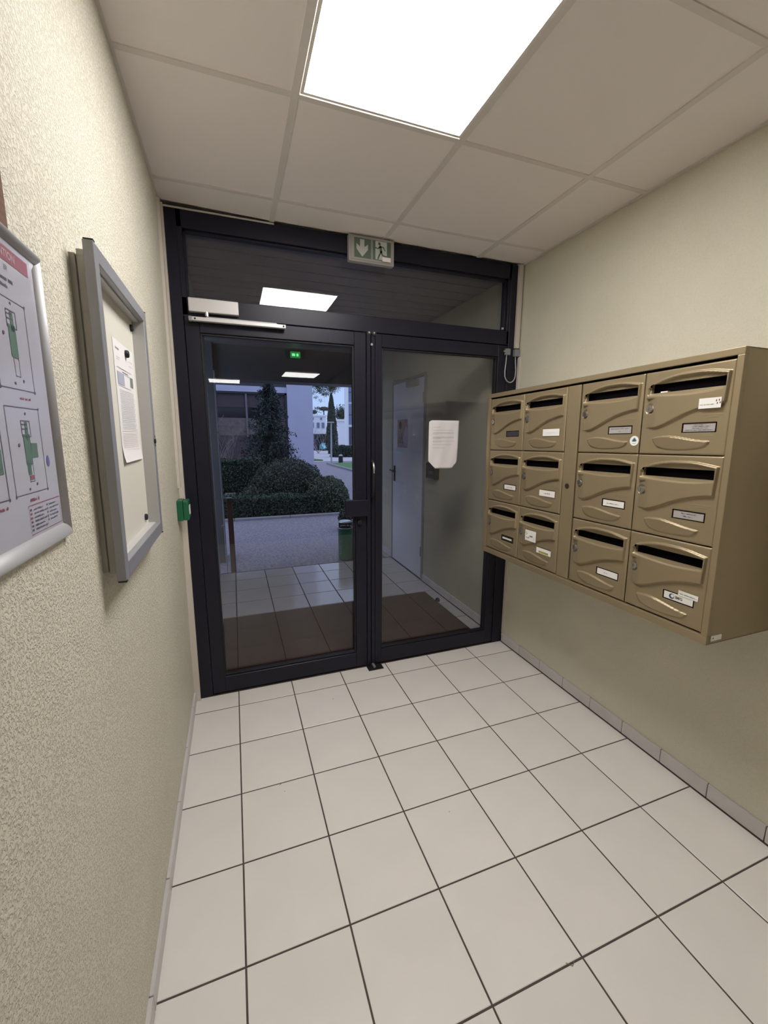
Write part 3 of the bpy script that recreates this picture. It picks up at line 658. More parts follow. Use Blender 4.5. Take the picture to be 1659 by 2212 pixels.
halfround(PY0, PZ1, PY1, PZ1, FW*.62, (0, 0, -1), 'frame_rail'); halfround(PY0, PZ0, PY1, PZ0, FW*.9, (0, 0, 1), 'frame_rail')
halfround(PY0, PZ0, PY0, PZ1, FW, (0, 1, 0), 'frame_stile'); halfround(PY1, PZ0, PY1, PZ1, FW, (0, -1, 0), 'frame_stile')
b = MB(); lp_(b, .0045, .0075, PY0+.01, PY1-.01, PZ0+.01, PZ1-.01); build(b, 'poster', mat('poster_sheet', (.47, .462, .53), .12, spec=.5), pf, world=False)
q = Print((.0077, 1.55, -1.53), (0, 1, 0), (0, 0, 1), (1, 0, 0))
R_, K_, G_, B_, W__, LG = 0, 1, 2, 3, 4, 5
q.rect(-1.715, 1.6955, -1.446, 1.7140, R_)
q.text("PLAN D'INTERVENTION", -1.483, 1.7045, .0130, W__, align='RIGHT', bold=.0002, sx=1.0)
q.scrib(-1.64, -1.527, 1.684, .0060, K_, 2); q.text('ER', -1.512, 1.6870, .0085, K_)
q.scrib(-1.66, -1.497, 1.6705, .0050, K_, 3); q.scrib(-1.66, -1.510, 1.6620, .0050, K_, 4)
def plan(y0, y1, z0, z1, t=.0011):
    q.frame(y0, z0, y1, z1, t, LG)
    for aa, bb0 in ((y0, z0), (y1, z0), (y1, z1)): q.disc(aa, bb0, .0022, K_, .0003, 8)
plan(-1.566, -1.472, 1.537, 1.650); plan(-1.566, -1.470, 1.401, 1.515)
plan(-1.70, -1.583, 1.400, 1.516, .0014); plan(-1.69, -1.60, 1.537, 1.650)
def building(y, z, cross):
    q.rect(y-.012, z-.022, y+.007, z+.018, G_); q.rect(y-.004, z+.010, y+.004, z+.034, G_)
    q.frame(y-.014, z+.014, y+.012, z+.036, .0012, LG); q.rect(y-.014, z+.024, y+.002, z+.0255, LG); q.rect(y-.014, z+.030, y+.002, z+.0312, LG)
    q.frame(y-.008, z-.046, y+.006, z-.022, .0009, LG)
    if cross: q.rect(y+.006, z-.014, y+.026, z+.006, G_); q.rect(y-.010, z-.036, y+.000, z-.02, G_); q.rect(y-.006, z-.043, y+.004, z-.037, R_)
    q.disc(y-.026, z+.004, .0025, K_, .0003, 8); q.disc(y+.002, z+.045, .002, K_, .0003, 8); q.disc(y+.012, z-.05, .002, K_, .0003, 8); q.disc(y-.012, z-.055, .002, K_, .0003, 8)
building(-1.514, 1.600, False); building(-1.514, 1.462, True)
q.rect(-1.700, 1.432, -1.588, 1.462, G_); q.rect(-1.700, 1.444, -1.600, 1.4455, K_); q.rect(-1.610, 1.436, -1.594, 1.444, W__); q.rect(-1.606, 1.466, -1.592, 1.474, R_)
q.disc(-1.458, 1.441, .0052, B_, .0003, 20, ry=.0085); q.scrib(-1.530, -1.503, 1.390, .0045, R_, 5); q.scrib(-1.520, -1.490, 1.525, .0038, R_, 7); q.scrib(-1.62, -1.59, 1.389, .0045, R_, 6)
q.rect(-1.538, 1.385, -1.434, 1.3857, R_); q.frame(-1.538, 1.3455, -1.434, 1.385, .0006, R_)
for k in range(6):
    q.scrib(-1.524, -1.494+(k % 2)*.008, 1.3775-k*.0055, .0030, K_, 30+k); q.rect(-1.535, 1.3775-k*.0055, -1.530, 1.3805-k*.0055, R_ if k in (1,2) else K_)
    if k < 5: q.scrib(-1.474, -1.450+(k % 2)*.008, 1.3775-k*.0055, .0028, K_, 40+k); q.rect(-1.482, 1.3775-k*.0055, -1.479, 1.3805-k*.0055, K_)
build(q.mb, 'printed_plan', [mat('print_red', (.32, .12, .16), .4), mat('print_black', (.13, .12, .16), .4), mat('print_green', (.12, .19, .16), .4), mat('print_blue', (.14, .15, .33), .4), mat('print_white', (.50, .40, .45), .4), mat('print_grey', (.13, .12, .17), .4)], pf, world=False)
wp = thing('wooden_plaque', 'brown wooden plaque edge showing behind the top of the plan frame', 'plaque', (wallx(1.75), -1.6, 1.7), (0, SLT, 0))
build(MB().box(0, .0035, -.30, .121, -.02, .26), 'board', mat('brown_wood', (.16, .085, .05), .5, vary=(40, .2), stretch=(1, 1, 8)), wp, world=False)

# ================================================================== PORCH
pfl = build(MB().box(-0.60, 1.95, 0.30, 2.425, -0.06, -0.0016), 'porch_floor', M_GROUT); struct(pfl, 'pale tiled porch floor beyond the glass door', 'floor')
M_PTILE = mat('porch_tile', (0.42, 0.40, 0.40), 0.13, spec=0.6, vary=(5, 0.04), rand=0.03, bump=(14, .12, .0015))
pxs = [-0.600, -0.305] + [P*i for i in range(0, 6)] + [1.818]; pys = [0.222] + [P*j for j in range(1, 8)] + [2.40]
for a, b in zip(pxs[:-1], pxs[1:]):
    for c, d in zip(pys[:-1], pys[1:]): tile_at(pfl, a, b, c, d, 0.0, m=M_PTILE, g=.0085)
struct(build(MB().box(-0.60, 1.83, 2.402, 2.425, -0.10, -0.0012), 'trim_4', mat('dark_edging', (.05, .05, .06), .6)))
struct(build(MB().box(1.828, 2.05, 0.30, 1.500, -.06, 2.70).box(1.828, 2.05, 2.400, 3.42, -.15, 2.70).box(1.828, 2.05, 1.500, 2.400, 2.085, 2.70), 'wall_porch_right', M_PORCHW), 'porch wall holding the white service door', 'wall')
struct(build(MB().box(-0.45, -0.152, 0.222, 2.40, -.06, 2.70), 'wall_porch_left', mat('porch_grey_wall', (.26, .255, .25), .7)))
struct(build(MB().box(-0.62, -0.112, 3.04, 3.40, -0.12, 2.70), 'pillar', mat('pillar_render', (.13, .125, .12), .8, bump=(60, .3, .002))), 'rendered pillar at the outer left corner of the porch', 'pillar')
build(MB().box(-0.62, -0.108, 3.032, 3.04, -0.07, 0.03), 'plinth_tile', mat('plinth', (.16, .13, .12), .6), bpy.data.objects['pillar'])
struct(build(MB().box(-0.62, 2.05, 3.13, 3.42, 2.128, 2.72), 'porch_beam', mat('dark_fascia', (.15, .145, .15), .55)), 'dark fascia beam across the front of the porch', 'beam')
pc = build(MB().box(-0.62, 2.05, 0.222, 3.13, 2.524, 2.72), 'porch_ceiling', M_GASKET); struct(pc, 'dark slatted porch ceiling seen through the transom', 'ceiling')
M_SLAT = mat('ceiling_slat', (.24, .215, .22), .42, rand=.04)
y = 0.225
while y < 3.12:
    y2 = min(y+.1405, 3.128); build(MB().box(-0.60, 1.826, y, y2, 2.512, 2.524), 'slat', M_SLAT, pc, bevel=.003, seg=1); y += .1505
skirt('baseboard_porch', 1.828, sorted([.30+.2025*k for k in range(0, 14)]), 0.222, 1.499, -1, h=.072)
skirt('baseboard_porch_end', 1.828, [2.6, 2.8, 3.0, 3.2], 2.41, 3.42, -1, h=.072)
# service door
sd = thing('door_3', 'pale metal service door with black handle in the porch wall', 'door', (1.83, 1.95, 0), kind='structure')
M_SD = mat('service_door_paint', (.66, .67, .72), .35, vary=(2.5, .06), stretch=(1, 1, .3))
build(MB().box(1.822, 1.86, 1.545, 2.360, .010, 2.050), 'leaf', M_SD, sd, bevel=.002)
M_SDF = mat('door_casing', (.30, .29, .29), .5)
for (a, b_, z0, z1) in ((1.503, 1.540, 0, 2.083), (2.365, 2.397, 0, 2.083), (1.540, 2.365, 2.055, 2.083)):
    build(MB().box(1.818, 1.90, a, b_, z0, z1), 'casing', M_SDF, sd, bevel=.002, seg=1)
h = MB().box(1.812, 1.822, 2.285, 2.315, .96, 1.14).tube([(1.815, 2.30, 1.08), (1.785, 2.30, 1.08), (1.780, 2.28, 1.08), (1.780, 2.20, 1.075)], .010, 8).tube([(1.815, 2.30, 1.08), (1.790, 2.31, 1.08), (1.786, 2.37, 1.085)], .008, 8)
build(h, 'lever_handle', M_GASKET, sd, smooth=False)
build(MB().box(1.775, 1.822, 1.66, 1.90, 1.975, 2.035), 'closer', M_SDF, sd, bevel=.008)
build(MB().tube([(1.79, 1.80, 2.045), (1.70, 2.05, 2.06), (1.80, 2.33, 2.10)], .007, 6), 'closer_arm', M_SDF, sd)
for z in (.25, 1.8): build(MB().cyl((1.818, 1.5425, z), (1.818, 1.5425, z+.10), .009, n=10), 'hinge', M_SDF, sd)
dp = thing('door_poster', 'small brownish poster stuck on the pale service door', 'poster', (1.82, 2.08, 1.5))
q = Print((1.8205, 2.225, 1.355), (0, -1, 0), (0, 0, 1), (-1, 0, 0)); q.rect(0,0,.29,.305,0); q.poly([(.20,.02),(.285,.01),(.285,.20),(.24,.24),(.16,.10)],1,.0004); q.disc(.085,.245,.04,2,.0006,16,ry=.045)
q.text('?',.12,.12,.10,2,h=.0006); q.scrib(.05,.20,.10,.02,2,4); q.scrib(.05,.2,.05,.015,2,5)
build(q.mb, 'print', [mat('poster_brown', (.30,.22,.22), .5), mat('poster_lilac', (.40,.38,.50), .5), mat('poster_dark', (.04,.03,.05), .5)], dp)
ib = thing('wall_box', 'small dark box on the porch wall behind the paper notice', 'wall box', (1.8, 1.28, 1.15))
build(MB().box(1.775, 1.828, 1.195, 1.375, 1.085, 1.235), 'case', mat('dark_case', (.05,.05,.06), .4), ib, bevel=.006); build(MB().box(1.771, 1.776, 1.215, 1.355, 1.10, 1.22), 'cover', mat('dark_cover', (.035,.035,.045), .3), ib, bevel=.002)
# mat, door stop, emergency lamp
mt = thing('door_mat', 'large dark brown doormat on the porch tiles behind the glass', 'doormat', (0.80, 0.70, 0))
build(MB().box(-0.103, 1.706, 0.228, 1.190, 0.0005, 0.010), 'pile', M_MAT, mt, bevel=.003)
ds = thing('door_stop', 'small black round door stop on the floor beside the brown mat', 'door stop', (1.70, 1.00, 0))
build(MB().cyl((1.722, .955, 0), (1.722, .955, .024), .021, .019, n=18).cyl((1.722, .955, .024), (1.722, .955, .032), .019, .012, n=18), 'buffer', M_GASKET, ds)
el = thing('emergency_lamp', 'small emergency lamp glowing green on the porch beam', 'emergency lamp', (0.82, 3.12, 2.44))
build(MB().box(0.706, 0.942, 3.090, 3.128, 2.395, 2.487), 'housing', mat('lamp_housing', (.05,.06,.06), .4), el, bevel=.006)
build(MB().box(0.765, 0.885, 3.086, 3.092, 2.405, 2.477), 'lens', mat('green_lens', (.05,.3,.1), .3, emit=(.03, .35, .08, .45)), el)
build(MB().box(0.785, 0.822, 3.083, 3.087, 2.425, 2.455).box(0.838, 0.862, 3.083, 3.087, 2.425, 2.455), 'bulb', mat('green_bulb', (.1,.6,.2), .3, emit=(.22, 1.0, .35, 1.0)), el)

# ================================================================== OUTSIDE
GZ = -0.06
M_ASPH = mat('asphalt', (.185, .178, .215), .75, vary=(38, .42), bump=(110, .6, .006), stretch=(1, 1, 1))
M_ROAD = mat('pale_road', (.40, .40, .43), .8, vary=(1.2, .06))
M_KERB = mat('kerb_stone', (.24, .235, .26), .8, vary=(10, .1))
M_SOIL = mat('soil', (.03, .025, .02), .95)
M_LAWN = mat('lawn_turf', (.085, .20, .07), .9, vary=(6, .2), bump=(90, .8, .03))
gnd = MB(); gnd.add([(-14, 2.425, GZ), (20, 2.425, GZ), (32, 23, GZ), (-14, 23, GZ)], [(0, 1, 2, 3)])
struct(build(gnd, 'pavement', M_ASPH), 'speckled grey asphalt forecourt and path outside the porch', 'pavement')
gnd = MB(); gnd.add([(-40, 23, GZ), (32, 23, GZ), (140, 130, -2.6), (-40, 130, -2.6)], [(0, 1, 2, 3)])
struct(build(gnd, 'road', M_ROAD), 'pale car park road sloping away behind the path', 'road')
sb = MB().box(-8, 2.25, 5.70, 11.9, GZ-.05, GZ+.025); struct(build(sb, 'planting_ground', M_SOIL), 'dark soil of the planting bed', 'soil bed')
kb = thing('kerb', None, None, (1, 5.66, GZ)); kb['kind'] = 'structure'
x = -2.0
while x < 2.2:
    build(MB().box(x+.004, min(x+.996, 2.30), 5.60, 5.70, GZ-.05, GZ+.045), 'kerb_stone', M_KERB, kb, bevel=.008); x += 1.0
lw = MB(); lpts = [(4.99, 20.2), (4.95, 18.6), (5.0, 15.2), (5.3, 13.5), (14, 13.5), (15, 21.0), (6.6, 21.0)]
lw.prism([(a, b, GZ) for a, b in lpts], (0, 0, 1), .05); struct(build(lw, 'lawn', M_LAWN, fix=True), 'bright green lawn wedge beside the lamp post', 'lawn')
lk_ = thing('lawn_kerb', None, None, (5, 16, GZ)); lk_['kind'] = 'structure'
seg_ = [(4.93, 20.4), (4.88, 18.6), (4.93, 16.9), (4.96, 15.1), (5.27, 13.4)]
for (a0, b0), (a1, b1) in zip(seg_[:-1], seg_[1:]):
    build(MB().prism([(a0-.06, b0, GZ-.03), (a0+.06, b0, GZ-.03), (a1+.06, b1, GZ-.03), (a1-.06, b1, GZ-.03)], (0, 0, 1), .12), 'kerb_stone', M_KERB, lk_, fix=True)
gw = MB().prism([(3.0, 24.6, GZ-.1), (5.35, 23.7, GZ-.1), (5.2, 24.3, GZ-.1), (4.6, 26.2, GZ-.1), (3.0, 26.6, GZ-.1)], (0, 0, 1), .16)
struct(build(gw, 'lawn.001', M_LAWN, fix=True), 'small grass wedge at the foot of the lilac pillar', 'lawn')

# --- foliage
def leafmat(name, col, var=.75):
    return mat(name, tuple(c*k for c, k in zip(col, (.95, .82, .88))), .5, spec=.35, vary=(24, var))
M_HEDGE = leafmat('hedge_leaf', (.030, .062, .036)); M_BUSH = leafmat('bush_leaf', (.040, .058, .036)); M_OLIVE = leafmat('olive_leaf', (.060, .085, .042))
M_CONIF = leafmat('conifer_leaf', (.016, .034, .028)); M_CYPR = leafmat('cypress_leaf', (.055, .085, .065)); M_PINE = leafmat('pine_leaf', (.055, .075, .045))
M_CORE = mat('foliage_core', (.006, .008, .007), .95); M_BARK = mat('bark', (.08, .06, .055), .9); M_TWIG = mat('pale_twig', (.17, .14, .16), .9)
def leaves(pts, nrm, size, name, m, parent, jit=.9, asp=.5):
    n = len(pts); rv = RNG.normal(size=(n, 3)); d = nrm + jit*rv; d /= np.linalg.norm(d, axis=1)[:, None] + 1e-9
    t = np.cross(d, RNG.normal(size=(n, 3))); t /= np.linalg.norm(t, axis=1)[:, None] + 1e-9; b = np.cross(d, t)
    s = (size*RNG.uniform(.6, 1.3, n))[:, None]; off = np.array(parent.location)
    p = pts - off
    V = np.stack([p - t*s, p - b*s*asp, p + t*s, p + b*s*asp], 1).reshape(-1, 3)
    F = np.arange(4*n).reshape(-1, 4)
    me = bpy.data.meshes.new(name); me.from_pydata(V.tolist(), [], F.tolist()); me.materials.append(m); me.update()
    o = put(name, me, parent); o['kind'] = 'stuff'; return o
def ell_pts(n, c, r, zmin=None, lump=.06):
    d = RNG.normal(size=(n, 3)); d /= np.linalg.norm(d, axis=1)[:, None]
    l = 1 + lump*np.sin(d[:, 0]*9+c[0])*np.cos(d[:, 2]*8+d[:, 1]*7) + RNG.normal(size=n)*.025
    p = np.array(c) + d*np.array(r)*l[:, None]
    k = np.ones(n, bool) if zmin is None else p[:, 2] > zmin
    return p[k], d[k]
def core_ell(c, r, parent, name='core'):
    b = bmesh.new(); bmesh.ops.create_icosphere(b, subdivisions=3, radius=1.0)
    off = parent.location
    for v in b.verts: v.co = Vector((c[0]+v.co.x*r[0]*.93-off.x, c[1]+v.co.y*r[1]*.93-off.y, max(c[2]+v.co.z*r[2]*.93, GZ-.02)-off.z))
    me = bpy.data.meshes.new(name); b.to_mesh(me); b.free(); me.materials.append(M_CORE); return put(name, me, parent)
def boxpts(n, x0, x1, y0, y1, z0, z1, wob=.03):
    A = {'t': (x1-x0)*(y1-y0), 'f': (x1-x0)*(z1-z0), 'l': (y1-y0)*(z1-z0), 'r': (y1-y0)*(z1-z0)}; S = sum(A.values()); P_, N_ = [], []
    for k, a in A.items():
        m = int(n*a/S); u, v = RNG.random(m), RNG.random(m)
        if k == 't': p = np.stack([x0+(x1-x0)*u, y0+(y1-y0)*v, np.full(m, z1)], 1); q_ = (0, 0, 1)
        elif k == 'f': p = np.stack([x0+(x1-x0)*u, np.full(m, y0), z0+(z1-z0)*v], 1); q_ = (0, -1, 0)
        elif k == 'l': p = np.stack([np.full(m, x0), y0+(y1-y0)*u, z0+(z1-z0)*v], 1); q_ = (-1, 0, 0)
        else: p = np.stack([np.full(m, x1), y0+(y1-y0)*u, z0+(z1-z0)*v], 1); q_ = (1, 0, 0)
        p = p + RNG.normal(size=p.shape)*wob*.4 + np.array(q_)*(wob*np.sin(p[:, :1]*7+p[:, 2:3]*5)*.6)
        P_.append(p); N_.append(np.tile(np.array(q_, float), (m, 1)))
    return np.concatenate(P_), np.concatenate(N_)
def hedge(name, label, x0, x1, y0, y1, z1, m, n, size, z0=GZ, cat='hedge'):
    t = thing(name, label, cat, ((x0+x1)/2, (y0+y1)/2, z0))
    p, d = boxpts(n, x0, x1, y0, y1, z0+.02, z1); leaves(p, d, size, 'foliage', m, t)
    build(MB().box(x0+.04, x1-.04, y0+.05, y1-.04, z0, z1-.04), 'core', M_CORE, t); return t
hedge('clipped_hedge', 'low clipped hedge along the kerb in front of the round bush', -2.2, 2.02, 5.76, 6.25, .325, M_HEDGE, 16000, .020)
def bush(name, label, c, r, m, n, size, cat='bush', more=()):
    t = thing(name, label, cat, (c[0], c[1], GZ))
    P_, N_ = ell_pts(n, c, r, GZ)
    core_ell(c, r, t)
    for (c2, r2, n2) in more:
        a, b = ell_pts(n2, c2, r2, GZ); P_ = np.concatenate([P_, a]); N_ = np.concatenate([N_, b]); core_ell(c2, r2, t)
    leaves(P_, N_, size, 'foliage', m, t); return t
bush('round_bush', 'large dome shaped bush behind the clipped hedge', (1.16, 6.95, .28), (.80, .62, .69), M_BUSH, 15000, .021, more=[((.52, 6.75, .12), (.42, .4, .36), 5000)])
bush('corner_bush', 'olive green sloping bush at the right end of the hedge', (1.86, 6.25, .16), (.44, .55, .48), M_OLIVE, 9000, .020, more=[((2.02, 6.9, .12), (.36, .7, .38), 6000)])
hedge('rear_hedge', 'dark hedge in front of the windows behind the round bush', -2.2, .62, 7.7, 8.3, .93, M_HEDGE, 11000, .024)
bush('small_bush', 'low green bush behind the green litter bin', (1.98, 4.35, .10), (.34, .25, .26), M_OLIVE, 5000, .020)
# conifer shrub with drooping sprays
cf = thing('conifer', 'dark conifer shrub with drooping branches beside the lilac pillar', 'conifer', (1.0, 8.9, GZ))
P_, N_ = [], []
for k in range(420):
    z = 2.72*RNG.random()**1.25+.06; R0 = 1.0*(1-z/3.1)**.85 + .04; a = RNG.uniform(0, 2*math.pi); L = R0*RNG.uniform(.75, 1.15)
    mseg = 46; t = np.linspace(.15, 1, mseg); x = 1.0+np.cos(a)*L*t; yv = 8.9+np.sin(a)*L*t; zz = z+.25*t-.55*t*t*RNG.uniform(.6, 1.2)
    p = np.stack([x, yv, zz], 1)+RNG.normal(size=(mseg, 3))*.035; P_.append(p - np.array([.10*(1-z/2.7), 0, 0])); N_.append(np.tile([math.cos(a)*.5, math.sin(a)*.5, .6], (mseg, 1)))
P_ = np.concatenate(P_); N_ = np.concatenate(N_); k = P_[:, 2] > GZ; leaves(P_[k], N_[k], .040, 'foliage', M_CONIF, cf, asp=.3)
build(MB().cyl((1.0, 8.9, GZ), (1.0, 8.9, 2.7), .07, .01, n=10), 'trunk', M_BARK, cf)
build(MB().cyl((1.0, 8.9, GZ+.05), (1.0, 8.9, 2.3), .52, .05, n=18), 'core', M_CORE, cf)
# twigs left of it, built in place of branches reflected in the windows
def twigs(name, label, c, h, spread, n, m, r0=.008, depth=3, cat='shrub'):
    t = thing(name, label, cat, c); mb = MB(); rr = random.Random(len(name)+n)
    def br(p, d, L, r, k):
        pts = [p]; q_ = p
        for i in range(3): d = (d + Vector((rr.uniform(-.2, .2), rr.uniform(-.2, .2), rr.uniform(-.05, .2)))).normalized(); q_ = q_ + d*L/3; pts.append(q_)
        mb.tube(pts, [r, r*.85, r*.7, r*.5], 4)
        if k > 0:
            for i in range(3):
                a = rr.uniform(0, 6.28); br(pts[rr.choice([1, 2, 3])], (d + Vector((math.cos(a), math.sin(a), rr.uniform(-.1, .5)))*spread).normalized(), L*.62, r*.55, k-1)
    for i in range(n):
        a = rr.uniform(0, 6.28); br(Vector((rr.uniform(-.1, .1), rr.uniform(-.1, .1), 0)), Vector((math.cos(a)*spread, math.sin(a)*spread, 1)).normalized(), h*.5, r0, depth)
    o = put('branches', mb.mesh('branches', m), t); o['kind'] = 'stuff'; return t
twigs('bare_shrub', 'twigs built for branches reflected in the dark window', (-.45, 9.4, GZ), 2.0, .45, 12, mat('tan_twig', (.30, .25, .22), .9), r0=.010)
twigs('bare_shrub', 'twigs built for reflections between the window mullion and the conifer', (.60, 10.8, GZ), 1.7, .5, 7, mat('dark_twig', (.07, .06, .08), .9))
# dark box in the bed
bx = thing('planter_box', 'low grey stone block under the rear hedge', 'stone block', (0, 7.0, .3))
build(MB().box(-.185, .065, 7.15, 7.40, GZ, .20).box(-.17, .05, 7.16, 7.39, .20, .24), 'block', mat('dull_stone', (.10,.085,.085), .9), bx, bevel=.03)

# --- building opposite
ob = thing('office_building', 'low lilac rendered office building with dark windows behind the shrubs', 'building', (0, 12, GZ))
M_LILAC = mat('lilac_render', (.43, .43, .56), .85, bump=(30, .15, .01), vary=(3, .03)); M_DWIN = mat('dark_window', (.022, .019, .021), .12, spec=.5)
M_PANEL = mat('beige_panel', (.13, .105, .10), .5, vary=(9, .25))
def wb(nm, m, *bxs, **k):
    mb = MB()
    for q_ in bxs: mb.box(*q_)
    return build(mb, nm, m, ob, **k)
wb('pillar', M_LILAC, (1.80, 2.63, 11.9, 12.6, GZ, 7.5))
wb('fascia_band', M_LILAC, (-6, 1.80, 11.95, 12.3, 2.84, 3.02))
wb('upper_window', M_DWIN, (-6, 1.80, 12.05, 12.1, 3.02, 5.2)); wb('wall', M_LILAC, (-.40, -.36, 11.96, 12.2, GZ, 2.84))
wb('window_frame', mat('dark_frame', (.02, .02, .025), .5), (1.73, 1.80, 11.97, 12.1, GZ, 2.84), (-.36, 1.80, 11.97, 12.1, 2.78, 2.84))
wb('mullion', mat('taupe_mullion', (.14, .12, .14), .6), (.94, 1.08, 11.98, 12.12, 1.2, 2.84), (.50, .56, 11.98, 12.12, 1.4, 2.84))
wb('window', M_DWIN, (-6, 1.80, 12.10, 12.12, GZ, 2.84))
wb('spandrel_panel', M_PANEL, (-6, 1.73, 12.04, 12.10, 1.48, 2.03)); wb('spandrel_panel', mat('plum_panel', (.055, .04, .05), .5), (-6, 1.73, 12.04, 12.10, GZ, 1.48))
wb('blind', mat('plum_blind', (.050, .036, .042), .6), (-6, 1.73, 12.05, 12.10, 2.36, 2.80))
wb('rear_wall', M_LILAC, (-6, 1.80, 12.12, 14, GZ, 7.5))

# --- litter bin by the porch
lbx = thing('litter_bin', 'green cylindrical litter bin with a pale hood beside the porch edge', 'litter bin', (1.31, 2.66, GZ))
cx, cy = 1.315, 2.70
M_BING = mat('bin_green', (.018, .15, .085), .35)
build(MB().cyl((cx, cy, GZ+.01), (cx, cy, .345), .088, .088, n=32), 'body', M_BING, lbx, bevel=.004)
build(MB().cyl((cx, cy, .345), (cx, cy, .352), .080, n=28), 'liner', M_DARKIN, lbx)
build(MB().tube([(cx+.092*math.cos(a), cy+.092*math.sin(a), .352) for a in [2*math.pi*k/24 for k in range(25)]], .006, 6), 'rim_ring', mat('pale_metal', (.50,.52,.55), .3, metal=.4), lbx, smooth=True)
hd = MB().cyl((cx, cy, .425), (cx, cy, .438), .092, .070, n=28).cyl((cx, cy, .438), (cx, cy, .445), .070, .02, n=28)
build(hd, 'hood', MATS['pale_metal'], lbx)
for k in range(3): a = .5+2.094*k; build(MB().cyl((cx+.075*math.cos(a), cy+.075*math.sin(a), .35), (cx+.075*math.cos(a), cy+.075*math.sin(a), .428), .007, n=8), 'hood_strut', M_GASKET, lbx)
build(MB().cyl((1.425, 2.72, GZ), (1.425, 2.72, .44), .016, n=12), 'post', MATS['pale_metal'], lbx)
for z in (.03, .06, .09, .12, .19): build(MB().box(cx-.082, cx-.064, cy-.064, cy-.060, z, z+.008), 'decal', M_INKP, lbx)
# brown post & pale edge rod
po_ = thing('brown_post', 'short brown square post at the left edge of the porch floor', 'post', (-.02, 2.46, 0))
build(MB().box(-.046, .008, 2.45, 2.50, GZ, .815), 'shaft', mat('rust_brown', (.085, .045, .045), .7, vary=(12, .2)), po_, bevel=.004); build(MB().box(-.048, .010, 2.448, 2.502, .815, .822), 'cap', MATS['pale_metal'], po_, bevel=.002)
pp = thing('lit_edge_rod', 'slim pale pipe standing in for a sky-lit edge beside the brown post', 'edge_rod', (-.082, 2.50, 0))  # added rod in place of the daylight line on the pillar edge
build(MB().cyl((-.086, 2.50, GZ), (-.086, 2.50, 2.128), .0075, n=10), 'rod', mat('sky_lit_edge_blue', (.36, .37, .44), .45), pp, smooth=False)
for z in (.5, 1.5): build(MB().box(-.118, -.078, 2.492, 2.508, z, z+.02), 'bracket', MATS['sky_lit_edge_blue'], pp)

# --- far things
lp2 = thing('lamp_post', 'thin pale lamp post at the tip of the lawn', 'lamp post', (5.12, 20.3, GZ))
build(MB().cyl((5.12, 20.3, GZ), (5.15, 20.3, 2.17), .05, .035, n=12), 'pole', mat('galvanised', (.38, .39, .45), .5), lp2)
build(MB().box(4.93, 5.30, 20.22, 20.38, 2.17, 2.23), 'lamp_head', MATS['galvanised'], lp2, bevel=.02)
bo = thing('bollard', 'short black bollard bin at the back of the lawn', 'bollard', (5.9, 21.3, GZ))
build(MB().cyl((5.9, 21.3, GZ), (5.9, 21.3, .34), .13, n=20), 'body', M_GASKET, bo); build(MB().cyl((5.9, 21.3, .34), (5.9, 21.3, .42), .13, .07, n=20), 'cap', M_ALUG, bo)
hedge('far_hedge', 'dark green hedge across the car park behind the bollard', 7.9, 16, 31, 33, .62, leafmat('far_hedge_leaf', (.035, .06, .045)), 9000, .09, z0=-.50)
# car
def carz(y): return GZ - (y-23)*2.54/107
CY = 78.0; CX = 17.05; CZ = carz(CY)
car = thing('car', 'pale turquoise parked car seen head on at the end of the road', 'car', (CX, CY, CZ))
M_CAR = mat('turquoise_paint', (.16, .52, .58), .25, coat=.5); M_CGL = mat('car_glass', (.10, .30, .34), .08); M_TYRE = mat('tyre', (.01, .01, .012), .8)
prof = [(-2.0, .28), (-2.05, .62), (-1.9, .80), (-1.05, .98), (-.45, 1.42), (.95, 1.45), (1.75, 1.0), (2.0, .92), (2.02, .30)]
def carbody(prof, hw, nm, m, top=.82):
    mb = MB(); k = len(prof)
    for sx in (-1, 1):
        for (yy, zz) in prof: f = 1 if zz < 1.0 else top; mb.v.append((sx*hw*f, yy, zz))
    mb.f = [tuple(range(k)), tuple(range(k, 2*k))[::-1]] + [(i, k+i, k+(i+1) % k, (i+1) % k) for i in range(k)]; mb.mi = [0]*len(mb.f)
    return build(mb, nm, m, car, world=False, fix=True, bevel=.06)
carbody(prof, .88, 'body', M_CAR)
build(MB().add([(-.72, -1.02, 1.0), (.72, -1.02, 1.0), (.60, -.50, 1.40), (-.60, -.50, 1.40), (-.72, -.98, .98), (.72, -.98, .98), (.60, -.44, 1.38), (-.60, -.44, 1.38)], [(0,1,2,3),(4,7,6,5),(0,4,5,1),(1,5,6,2),(2,6,7,3),(3,7,4,0)]), 'windscreen', M_CGL, car, world=False)
for sx in (-1, 1):
    for yy in (-1.3, 1.3): build(MB().cyl((sx*.70, yy, .31), (sx*.90, yy, .31), .31, n=20).cyl((sx*.90, yy, .31), (sx*.905, yy, .31), .19, n=16, mi=1), 'wheel', [M_TYRE, M_ALU], car, world=False)
    build(MB().box(sx*.50, sx*.78, -2.07, -2.0, .60, .74), 'headlamp', M_WHITEL, car, world=False, bevel=.03)
    build(MB().box(sx*.88, sx*1.02, -.85, -.70, .95, 1.08), 'wing_mirror', M_CAR, car, world=False, bevel=.03)
build(MB().box(-.55, .55, -2.07, -2.0, .34, .50), 'grille', M_TYRE, car, world=False, bevel=.02)
